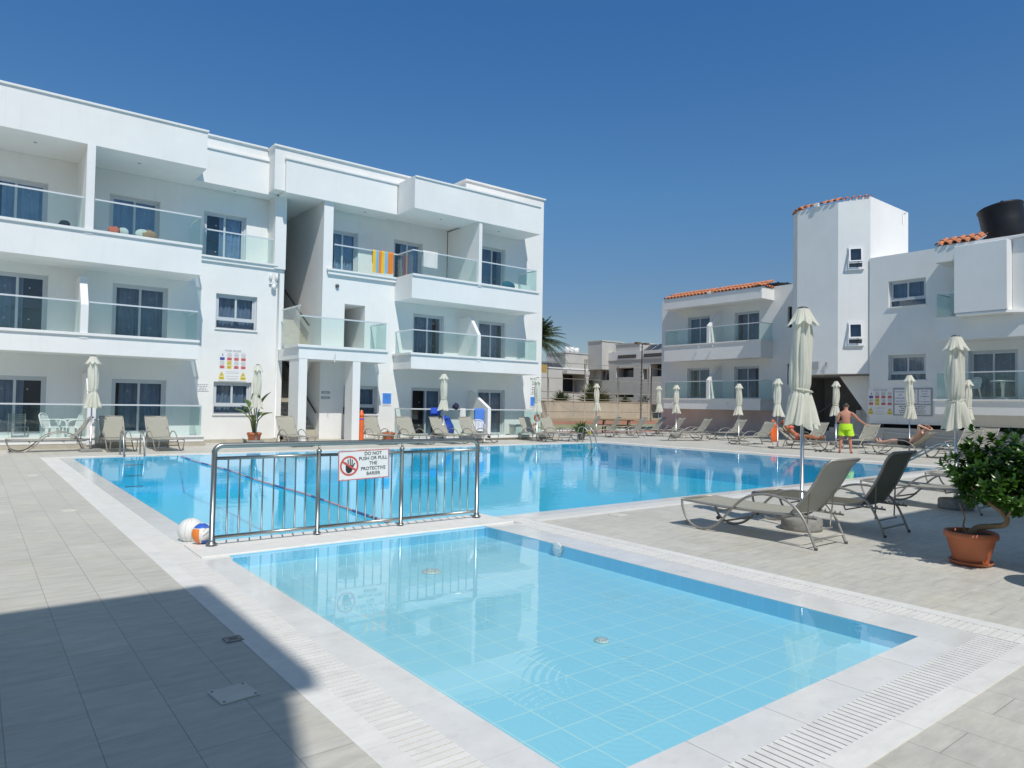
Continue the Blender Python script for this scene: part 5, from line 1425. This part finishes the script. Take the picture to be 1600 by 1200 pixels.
def recliner(loc, rz, mat, hair, label, cloth, woman=False, bk=40):
    e = empty('person', loc, label, 'person', rz=rad(rz))
    a = rad(bk); ca_, sa_ = math.cos(a), math.sin(a)
    def tp(s, q): return (.50+ca_*s-sa_*q, .40+sa_*s+ca_*q)     # along the backrest
    w = .92 if woman else 1.0
    pel = (.42,0,.475,(.12,.15*w)); wx, wz = tp(.16,.07); rx_, rz_ = tp(.32,.09); cx_, cz_ = tp(.46,.10); nx, nz = tp(.62,.10); jx, jz = tp(.70,.13); kx, kz = tp(.78,.125); tx_, tz_ = tp(.84,.11)
    shx, shz = tp(.50,.08)
    J = {'pelvis':pel,'waist':(wx,0,wz,(.105*w,.135*w)),'ribs':(rx_,0,rz_,(.11*w,.15*w)),'chest':(cx_,0,cz_,(.105*w,.15*w)),'neck':(nx,0,nz,.055*w),'jaw':(jx,0,jz,.07),'skull':(kx,0,kz,.086),'crown':(tx_,0,tz_,.055)}
    E_ = [('pelvis','waist'),('waist','ribs'),('ribs','chest'),('chest','neck'),('neck','jaw'),('jaw','skull'),('skull','crown')]
    for sg, n_ in ((-1,'r'),(1,'l')):
        ex, ez = tp(.70,.30); hx, hz = tp(.80,-.02)
        J[n_+'sh'] = (shx, sg*.175*w, shz, .062*w); J[n_+'elbow'] = (ex, sg*.33, ez, .043*w); J[n_+'wrist'] = (hx, sg*.13, hz+.02, .03)
        J[n_+'hip'] = (.33, sg*.095, .465, .098*w); kz_ = .52 if sg < 0 else .485
        J[n_+'knee'] = (-.10, sg*.12, kz_, .060*w); J[n_+'calf'] = (-.28, sg*.115, .455, .056*w); J[n_+'ankle'] = (-.53, sg*.10, .43, .037); J[n_+'heel'] = (-.57, sg*.10, .405, .034); J[n_+'ball'] = (-.60, sg*.115, .52, .032); J[n_+'toe'] = (-.60, sg*.12, .58, .022)
        E_ += [('chest',n_+'sh'),(n_+'sh',n_+'elbow'),(n_+'elbow',n_+'wrist'),('pelvis',n_+'hip'),(n_+'hip',n_+'knee'),(n_+'knee',n_+'calf'),(n_+'calf',n_+'ankle'),(n_+'ankle',n_+'heel'),(n_+'ankle',n_+'ball'),(n_+'ball',n_+'toe')]
        hand(J, E_, n_, J[n_+'wrist'][:3], (.1,-sg*.9,.05), (.6,0,.7), .9)
    body('body', J, E_, mat, e)
    f = Vector((-sa_*1.0,0,ca_)); u = Vector((ca_,0,sa_))
    head_parts(e, ((jx+kx)/2+.01,0,(jz+kz)/2), f*.8-u*.25, u, hair, long_=woman, mat=mat)
    m = MB()
    if woman:
        def bt(i, j):
            th = 2*PI*i/28; t = j/4; return (.44-.10*t, .168*math.cos(th)*(1-.03*t), .478+.128*math.sin(th))
        m.grid(bt, 28, 5, cu=True); m.build('bikini_bottom', M[cloth], e, local=True)
        m = MB(); bx, bz = tp(.42,.0)
        for sg in (-1,1): m.sphere((tp(.42,.19)[0],sg*.075,tp(.42,.19)[1]), .068, 16, 10, (1,1,.9))
        m.tube([(bx+ .145*math.sin(t)*-sa_+0, .158*math.cos(t), bz+.09+.135*math.sin(t)*ca_) for t in [2*PI*k/28 for k in range(28)]], .012, 6, closed=True); m.build('bikini_top', M[cloth], e, local=True)
    else:
        def tr_(i, j):
            th = 2*PI*i/28; t = j/5; return (.50-.16*t, .180*math.cos(th), .482+.128*math.sin(th))
        m.grid(tr_, 28, 6, cu=True)
        for sg in (-1,1):
            def lg2(i, j):
                th = 2*PI*i/24; t = j/5; return (.36-.22*t, sg*.105+.112*math.cos(th), .478+.112*math.sin(th)+.012*t)
            m.grid(lg2, 24, 6, cu=True)
        m.build('shorts', M[cloth], e, local=True)
    return e
recliner((25.2,10.75,0), -90, 'skin_pale', 'hair_brown', 'fair man in black trunks lying back on a lounger with both arms behind his head', 'black_cloth')
recliner((25.3,14.0,0), 90, 'skin_red', 'hair_brown', 'deeply tanned woman in a coral bikini lying on a lounger behind the big umbrella', 'red_cloth', True, 42)

# ------------------------------------------------------------------ chairs, tables
def plastic_chair(loc, rz, label):
    e = empty('plastic_chair', loc, label, 'chair', 'white plastic garden chairs', rad(rz))
    m = MB()
    def st_(i, j): x = -.22+.44*i/8; y = -.22+.44*j/8; return (x, y, .43+.012*math.cos(PI*y/.44)+(-.015 if x < -.15 else 0)-.02*math.sin(PI*(x+.22)/.44))
    m.grid(st_, 9, 9); m.build('seat', M['white_plastic'], e, local=True)
    m = MB()
    for k in range(7):
        y = -.18+.06*k; m.prism([(.20,y-.02,.43),(.20,y+.02,.43),(.31,y+.02,.84-.05*abs(k-3)/3),(.31,y-.02,.84-.05*abs(k-3)/3)], (.014,0,0))
    m.tube(spline([(.20,-.23,.43),(.27,-.24,.68),(.315,-.19,.82),(.325,0,.87),(.315,.19,.82),(.27,.24,.68),(.20,.23,.43)],5), .02, 8); m.build('backrest', M['white_plastic'], e, local=True)
    for s in (-1,1):
        m = MB(); m.tube(spline([(.27,s*.24,.66),(.1,s*.27,.67),(-.12,s*.27,.66),(-.23,s*.25,.60),(-.24,s*.24,.43)],5), .024, 8, sx=.6); m.build('armrest', M['white_plastic'], e, local=True)
        for x0, x1 in ((-.21,-.25),(.2,.27)):
            m = MB(); m.tube([(x0,s*.21,.44),(x1,s*.25,.0)], [.034,.022], 8); m.build('leg', M['white_plastic'], e, local=True)
    return e
plastic_chair((16.55,23.45,0), 60, 'white plastic chair on the paving beside the pale blue towel')
plastic_chair((2.0,25.0,.17), 150, 'white plastic chair on the far left ground terrace, seen through the glass')
plastic_chair((2.5,25.25,.17), 20, 'white plastic chair next to the party wall of the far left terrace')
plastic_chair((3.25,25.1,.17), 170, 'white plastic chair just right of the party wall behind the paired loungers')
plastic_chair((31.0,10.45,2.03), -30, 'white plastic chair on the lower right balcony beside a round white table')
e = empty('side_table', (31.0,9.35,2.03), 'round white plastic table on the lower right balcony', 'table')
m = MB(); m.lathe([(.38,.69),(.40,.70),(.40,.72),(.36,.73),(.01,.73)], (0,0,0), 28); m.build('table_top', M['white_plastic'], e, local=True)
m = MB(); m.lathe([(.05,.05),(.045,.4),(.09,.69)], (0,0,0), 14)
for a in range(4): m.tube([(0,0,.08),(.3*math.cos(a*PI/2+.7),.3*math.sin(a*PI/2+.7),.02)], [.035,.02], 6)
m.build('pedestal', M['white_plastic'], e, local=True)
e = empty('metal_chair', (1.15,25.3,.17), 'shiny slatted metal chair in front of the far left glass door', 'chair', rz=rad(100))
m = MB()
for k in range(5): m.box(.19,.21,-.2,.2,.55+.06*k,.585+.06*k)
m.build('backrest', M['steel'], e, local=True)
m = MB()
for k in range(6): m.box(-.2+.07*k,-.15+.07*k,-.2,.2,.44,.455)
m.build('seat', M['steel'], e, local=True)
for x, y, t in ((-.2,-.2,.44),(-.2,.2,.44),(.2,-.21,.85),(.2,.21,.85)):
    m = MB(); m.tube([(x,y,0),(x,y,t)], .012, 8); m.build('leg', M['steel'], e, local=True)
e = empty('picnic_table', (28.9,27.4,0), 'dark brown wooden picnic table with bench beyond the far loungers', 'picnic table', rz=rad(-38))
m = MB()
for k in range(5): m.box(-.95,.95,-.38+.155*k,-.24+.155*k,.72,.76)
m.build('table_top', M['wood'], e, local=True)
for s in (-1,1):
    m = MB()
    for k in range(2): m.box(-.95,.95,s*.72-.13+.14*k,s*.72+.0-.0+.14*k-.01,.42,.46)
    m.build('bench', M['wood'], e, local=True)
    m = MB(); x = s*.7
    m.prism([(x-.04,-.30,.72),(x-.04,-.22,.72),(x-.04,-.62,0),(x-.04,-.74,0)], (.08,0,0)); m.prism([(x-.04,.30,.72),(x-.04,.22,.72),(x-.04,.62,0),(x-.04,.74,0)], (.08,0,0)); m.box(x-.03,x+.03,-.82,.82,.36,.42)
    m.build('leg', M['wood'], e, local=True)
# round café table just outside the frame whose shadow reaches in
e = empty('cafe_table', (7.62,1.45,0), 'round table at the right edge whose oval shadow lies on the paving', 'table')
m = MB(); m.lathe([(.34,.71),(.35,.72),(.35,.735),(.33,.745),(.01,.745)], (0,0,0), 36); m.build('table_top', M['white_plastic'], e, local=True)
m = MB(); m.lathe([(.2,0),(.2,.02),(.03,.05),(.025,.71)], (0,0,0), 20); m.build('pedestal', M['steel'], e, local=True)

# ------------------------------------------------------------------ cloths, bags and bits
def towel(name, label, cat, x0, x1, y, zt, front, back, stripes, wob=.02, group=None):
    """cloth folded over a rail that runs along X"""
    e = empty(name, ((x0+x1)/2, y, zt), label, cat, group)
    n = len(stripes); ph = random.random()*6
    for k, mat in enumerate(stripes):
        m = MB(); a = x0+(x1-x0)*k/n; c = x0+(x1-x0)*(k+1)/n
        def fn(i, j):
            u = a+(c-a)*i/6; L = front+back+.07; s = L*j/26
            if s < front: yy, z = -.036, zt-front+s
            elif s < front+.07: t = (s-front)/.07*PI; yy, z = -.036*math.cos(t), zt+.02*math.sin(t)
            else: yy, z = .036, zt-(s-front-.07)
            f = max(0,min(1,(zt-z)/.3))
            return (u, y+yy+wob*f*math.sin(ph+u*13)*(1 if yy < 0 else -.4), z+.02*math.sin(u*3+ph)*f)
        m.grid(fn, 7, 27); m.build('cloth_stripe' if n > 1 else 'cloth', M[mat], e)
    return e
towel('towel','striped orange, yellow and blue towel over the top balcony glass rail','towel',12.42,13.34,25.10,7.58,.88,.5,['stripe_yellow','stripe_blue','stripe_orange','stripe_yellow','stripe_blue','stripe_orange','stripe_orange'])
towel('towel','white towel over the top balcony rail right of the striped towel','towel',14.0,14.68,23.87,7.58,.62,.6,['white_cloth'])
towel('towel','pale blue towel hanging on the ground terrace rail by the sloping partition','towel',16.62,17.12,23.84,1.32,.85,.5,['blue_cloth'])
towel('towel','royal blue cloth over the ground terrace rail left of the umbrella','towel',14.48,14.95,23.84,1.33,.22,.3,['royal_cloth'])
towel('towel','white cloth over the ground terrace rail right of the navy cap','towel',15.88,16.14,23.84,1.32,.55,.5,['white_cloth'])
def heap(name, label, cat, loc, sz, mats, seed=0, group=None):
    e = empty(name, loc, label, cat, group); rr = random.Random(seed)
    for k, mat in enumerate(mats):
        m = MB(); c = Vector(((k-(len(mats)-1)/2)*sz[0]*1.1/max(1,len(mats)), rr.uniform(-.03,.03), sz[2]*.45)); w_ = sz[0]*(.65 if len(mats) > 1 else .5)
        ph = rr.random()*6
        def fn(i, j):
            th = 2*PI*i/22; p = PI*j/11; q = max(math.sin(p),.02); b = 1+.16*math.sin(3*th+ph+2*p)+.1*math.sin(5*th-ph)
            return c+Vector((w_*q*b*math.cos(th), sz[1]*.5*q*b*math.sin(th), max(-sz[2]*.45,-sz[2]*.55*math.cos(p)*b)))
        m.grid(fn, 22, 12, cu=True); m.build('cloth' if cat != 'bag' else 'bag_body', M[mat], e, local=True)
    return e
heap('clothes_pile','red, black and white clothes lying on the top left balcony edge','clothes',(3.48,24.62,6.61),(.3,.25,.24),['red_cloth','black_cloth','white_cloth'],1)
heap('clothes_pile','tan and white bundle on the top left balcony edge, right of the red clothes','clothes',(4.25,24.62,6.61),(.34,.3,.28),['white_cloth','tan_cloth'],2)
heap('bag','small black bag on the far left top balcony','bag',(2.05,24.62,6.61),(.3,.22,.2),['black_cloth'],3)
heap('bag','teal bag standing on the top right balcony of the long block','bag',(18.55,24.2,6.61),(.6,.3,.32),['teal_cloth'],4)
heap('cap','navy cap on the ground terrace rail between blue and white cloths','cap',(15.68,23.84,1.28),(.26,.24,.26),['navy_cloth'],5)
heap('bag','dark bag with blue towel on the ground terrace behind the loungers','bag',(15.35,24.3,.2),(.55,.4,.75),['navy_cloth','royal_cloth'],6)
def sandals(loc, rz, label):
    e = empty('sandals', loc, label, 'shoes', rz=rz)
    for sy in (-.07,.08):
        m = MB(); m.prism([(.13*math.cos(t)+sy*.3, sy+.045*math.sin(t)*(1+.2*math.cos(t)), 0) for t in [2*PI*k/18 for k in range(18)]], (0,0,.02)); so_ = m.build('sole', M['black_cloth'], e, local=True)
        m = MB(); m.tube([(.02+sy*.3,sy-.045,.018),(.03+sy*.3,sy-.02,.05),(.04+sy*.3,sy,.056),(.03+sy*.3,sy+.02,.05),(.02+sy*.3,sy+.045,.018)], .010, 6); m.build('strap', M['black_cloth'], e, local=True)
sandals((24.4,13.1,0), .4, 'black sandals left on the paving by the woman\u2019s lounger')
sandals((24.55,12.75,0), 1.3, 'dark sandals on the paving just left of the standing man')
heap('bag','orange bag standing behind the tanned woman\u2019s lounger','bag',(29.5,18.0,0),(.45,.35,.92),['orange'],9)
e = empty('storage_box', (19.6,24.6,.10), 'white box on the ground terrace beside the right glass door', 'box')
m = MB(); m.box(-.35,.35,-.25,.25,0,.48); m.bevel(.012,2); m.build('box_body', M['white_plastic'], e, local=True)
m = MB(); m.box(-.37,.37,-.27,.27,.482,.55); m.bevel(.012,2); m.build('lid', M['white_plastic'], e, local=True)
for i, (x, z, l) in enumerate(((20.15,.95,'upper orange swim ring behind the glass at the end of the long block'),(20.05,.55,'lower orange swim ring, just above the end loungers'))):
    e = empty('swim_ring', (x,23.98,z), l, 'swim ring')
    m = MB(); m.tube([(.13*math.cos(a),0,.13*math.sin(a)) for a in [2*PI*k/24 for k in range(24)]], .05, 10, closed=True); m.build('ring', M['orange'], e, local=True)
    m = MB()
    for k in range(4): a = k*PI/2+.4; m.tube([(.13*math.cos(a+t),0,.13*math.sin(a+t)) for t in (0,.12,.24)], .052, 10)
    m.build('band', M['white_plastic'], e, local=True)
e = empty('water_barrel', (11.55,23.95,.0), 'tall orange plastic barrel with lid beside the right porch column', 'barrel')
m = MB(); m.lathe([(.17,0),(.18,.05),(.19,.3),(.17,.36),(.17,.42),(.19,.5),(.18,.92),(.16,.96)], (0,0,0), 24); m.build('barrel_body', M['orange'], e, local=True)
m = MB(); m.lathe([(.19,.95),(.2,1.0),(.17,1.06),(.11,1.08),(.1,1.17),(.01,1.18)], (0,0,0), 24); m.build('lid', M['orange'], e, local=True)
m = MB(); m.lathe([(.192,.84),(.197,.86),(.192,.88)], (0,0,0), 24); m.build('strap', M['royal_cloth'], e, local=True); e.scale = (.55,.55,1.04)

# ------------------------------------------------------------------ beyond the pool: retaining wall, sports fence, far houses, trees
rw = empty('retaining_wall', (60,62,0), 'long low tan retaining wall below the far apartment houses', 'wall')
m = MB(); m.box(30,100,62,62.35,-.1,1.95); m.build('wall', M['retwall'], rw)
m = MB(); m.box(30,100,61.94,62.4,1.95,2.03); m.build('coping', M['retwall'], rw)
m = MB(); m.box(30,105,62.4,125,0,1.8); tag(m.build('terrace', M['dirt']), kind='structure')
sf_ = empty('sports_fence', (50,50,0), 'tall galvanised fence frame of posts and rails round the clay court', 'fence')
for x in (39.2,43.27,48.15,52.87,57.62,62.5):
    m = MB(); m.tube([(x,50,0),(x,50,5.65)], .045, 8); m.build('post', M['fence'], sf_)
for x in (43.65,46.92,50.07,53.35):
    m = MB(); m.tube([(x,50.3,0),(x,50.3,4.1)], .03, 8); m.build('post', M['fence'], sf_)
for z in (5.63,4.1,2.79,2.14,.89):
    m = MB(); m.tube([(39.2,50.02,z),(62.5,50.02,z)], .028, 8); m.build('rail', M['fence'], sf_)
m = MB(); m.tube(spline([(44.6,50.1,1.8),(45.8,50.1,1.2),(47.0,50.1,.95),(47.4,50.1,1.3),(47.9,50.1,1.9)],5), .015, 6); m.build('net_edge', M['fence'], sf_)
e = empty('light_pole', (54.2,48,0), 'thin dark rusty lamp pole with climbing rungs beside the clay court', 'pole')
m = MB(); m.tube([(0,0,0),(.1,0,8.0)], [.09,.05], 8); m.build('pole', M['fence_dark'], e, local=True)
for k in range(12):
    m = MB(); z = 1.2+k*.42+(2.2 if k > 9 else 0); m.box(-.18+.02*(k%3),.25,-.03,.03,z,z+.05); m.build('rung', M['fence_dark'], e, local=True)
for s in (-1,1):
    m = MB(); m.box(.15*s-.2+.5*s,.15*s+.35+.5*s,-.2,.2,7.9,8.08); m.build('lamp_head', M['bark_dark'], e, local=True)
e = empty('goal_post', (55.3,47.6,0), 'dark goal frame post right of the lamp pole', 'post')
m = MB(); m.tube([(0,0,0),(0,0,5.45)], .06, 8); m.build('post', M['fence_dark'], e, local=True)
m = MB(); m.tube([(0,0,5.45),(5.5,.4,5.35)], .05, 8); m.build('crossbar', M['fence_dark'], e, local=True)
e = empty('flag', (43.2,49.9,0), 'yellow cloth hung from the left fence post', 'flag')
m = MB(); m.grid(lambda i, j: (-.1-.75*i/8, .08*math.sin(i*.9+j*.2), 5.35-.85*j/8-.12*i/8*math.sin(j*.5)), 9, 9); m.build('cloth', M['yellow'], e, local=True)
FB = empty('far_apartment_building', (72,72,1.8), 'distant pale grey two-storey apartment house with roof tower and solar panels', 'building')
FS = [M['stucco_grey'], M['dark']]
f1 = Fac('x', 72); f2 = Fac('y', 72.7)
H1 = [(69.8,71.45,5.1,6.65),(65.15,68.45,4.9,6.85,1.6),(62.7,63.5,5.2,6.6),(58.6,62.2,4.9,7.25,1.6),(69.75,71.5,2.1,3.1),(65.1,68.5,2.1,3.1,1.6),(53.5,57,4.9,7.0,1.6)]
m = MB(); f1.wall(m, 48, 72.7, 1.8, 7.95, H1); m.quad((72,48,7.95),(90,48,7.95),(90,72.7,7.95),(72,72.7,7.95)); m.build('wall', FS, FB)
H2 = [(65.7,69.9,3.2,5.95,2.5),(70.75,72.0,4.15,5.45),(58.5,60.5,4.2,5.6)]
m = MB(); f2.wall(m, 52, 72, 1.8, 6.65, H2); m.quad((52,72.7,6.65),(72,72.7,6.65),(72,90,6.65),(52,90,6.65)); m.build('wall', FS, FB)
m = MB(); m.box(71.9,90,48,72.75,7.95,8.12); m.box(71.9,72.2,48,70.4,8.12,9.1); m.box(72.2,90,48,70.4,9.0,9.1); m.box(52,72,72.6,90,6.6,6.78); m.build('parapet', M['white_paint'], FB)
m = MB()
for y0, y1 in ((64.6,68.0),(55.5,63.2)):
    m.box(71.86,71.9,y0,y1,8.2,8.66)
    k = y0+.2
    while k < y1-.3: m.box(71.8,71.86,k,k+.35,8.28,8.55); k += .55
m.build('parapet_opening', M['fence_dark'], FB)
m = MB(); m.box(70.6,75.0,69.9,72.75,6.7,10.7); m.box(70.5,75.1,69.8,72.85,10.7,10.85); m.build('roof_tower', M['stucco_grey'], FB)
m = MB(); m.box(72.5,76.5,64.5,69.0,9.1,10.2); m.box(72.4,76.6,64.4,69.1,10.2,10.35); m.build('roof_tower', M['stucco_grey'], FB)
m = MB(); m.box(66.2,70.6,72.72,76.9,6.7,8.9); m.box(66.1,70.6,72.62,77,8.9,9.02); m.build('roof_room', M['stucco_grey'], FB)
m = MB(); m.box(65.6,70,71.7,72.69,5.95,6.4); m.build('canopy', M['stucco_grey'], FB)
for i in range(6):
    y = 67.2-i*1.45
    m = MB(); m.prism([(73.0,y,9.25),(73.0,y-1.2,9.25),(74.6,y-1.2,10.15),(74.6,y,10.15)], (.03,0,-.06)); m.build('solar_panel', M['panel'], FB)
for i in range(5):
    x = 61.6+i*.95
    m = MB(); m.prism([(x,73.2,6.85),(x+.8,73.2,6.85),(x+.8,74.4,7.5),(x,74.4,7.5)], (0,.03,-.06)); m.build('solar_panel', M['panel'], FB)
for x, r_, h_ in ((68.9,.4,1.0),(69.8,.45,.9),(68.0,.4,.95)):
    m = MB(); m.lathe([(r_,0),(r_,h_),(.02,h_+.05)], (x-.4,74.0,8.95), 16); m.build('roof_tank', M['white_plastic'], FB)
m = MB()
for k in range(3): m.tube([(69.9+k*.4,72.6,5.9),(69.9+k*.4,72.6,8.2)], .08, 6)
m.build('chimney_pipe', M['rail'], FB)
for (a, c, z0, z1, *_) in H1[:1]+H1[2:3]+H1[4:5]:
    o = f1.window(FB, a, c, z0, z1, 'door', rec=.3, frame='fence', curtain=None)
for (a, c, z0, z1, *_) in (H1[1],H1[3],H1[5],H1[6]):
    m = MB(); f1.box(m, a+.5, c-.4, 1.3, 1.35, z0, z1-.25); m.build('balcony_door', M['panel'], FB)
    m = MB(); f1.box(m, a, c, .02, .05, z0, z0+.65); m.build('balcony_rail', M['stucco_grey'], FB)
for h in H2[1:]: f2.window(FB, *h, 'door', rec=.3, frame='fence', curtain=None)
# palm whose crown hangs out behind the long block
def palm(loc, H, label, n=46, L=2.9, seed=2):
    e = empty('palm_tree', loc, label, 'tree'); rr = random.Random(seed)
    m = MB(); m.tube([(.25*math.sin(k*.5),0,H*k/8) for k in range(9)], [.26-.011*k for k in range(9)], 10); m.build('trunk', M['bark_dark'], e, local=True)
    m = MB(); base = Vector((.25*math.sin(4),0,H))
    for k in range(n):
        az = rr.uniform(0,2*PI); el = rad(rr.uniform(-25,80)); Lk = L*rr.uniform(.8,1.05); d = Vector((math.cos(az)*math.cos(el),math.sin(az)*math.cos(el),math.sin(el)))
        pts = []
        for t in range(13):
            s = t/12; pts.append(base+d*Lk*s+Vector((0,0,-2.0*s*s*(.55+.45*math.cos(el)))))
        m.tube(pts, [.03*(1-s/13)+.004 for s in range(13)], 4)
        sd = Vector((-math.sin(az),math.cos(az),0))
        for t in range(2,13):
            for half in (0,.5):
                p = pts[t-1].lerp(pts[t], half); tan = (pts[t]-pts[t-1]).normalized(); ll = .62*math.sin(PI*(t/14+.12))+.1
                for s_ in (-1,1):
                    q = p+(sd*s_*.75+tan*.65+Vector((0,0,-.35+rr.uniform(-.15,.1)))).normalized()*ll
                    w2 = tan*.035
                    m.quad(p-w2*1.5, p+w2*1.5, q+w2*.6, q-w2*.6)
    m.build('crown', M['leaf_palm'], e, local=True)
palm((50.3,60,0), 8.9, 'dark green palm whose fronds hang out behind the right end of the long block', 84, 4.4)
for loc, R_, l, sd_, n_ in (((67.6,68.5,1.8),3.0,'wide spiky green bush on the terrace in front of the far apartment house',4,150),((62.6,69.5,1.8),1.9,'dark spiky bush at the left end of the far terrace',5,90),((72.5,63.0,1.8),1.6,'low green bush on the far terrace behind the lamp pole',6,90),((69.6,64.5,1.8),1.3,'small green bush on the far terrace left of the lamp pole',7,80)):
    e = empty('spiky_bush', loc, l, 'bush'); agave(e, R_, n_, 'leaf_agave' if sd_ == 4 else 'leaf_palm', 0, sd_)
    m = MB(); m.lathe([(R_*.1,-.05),(R_*.12,.15),(R_*.05,.3)], (0,0,0), 10); m.build('stem', M['bark_dark'], e, local=True)
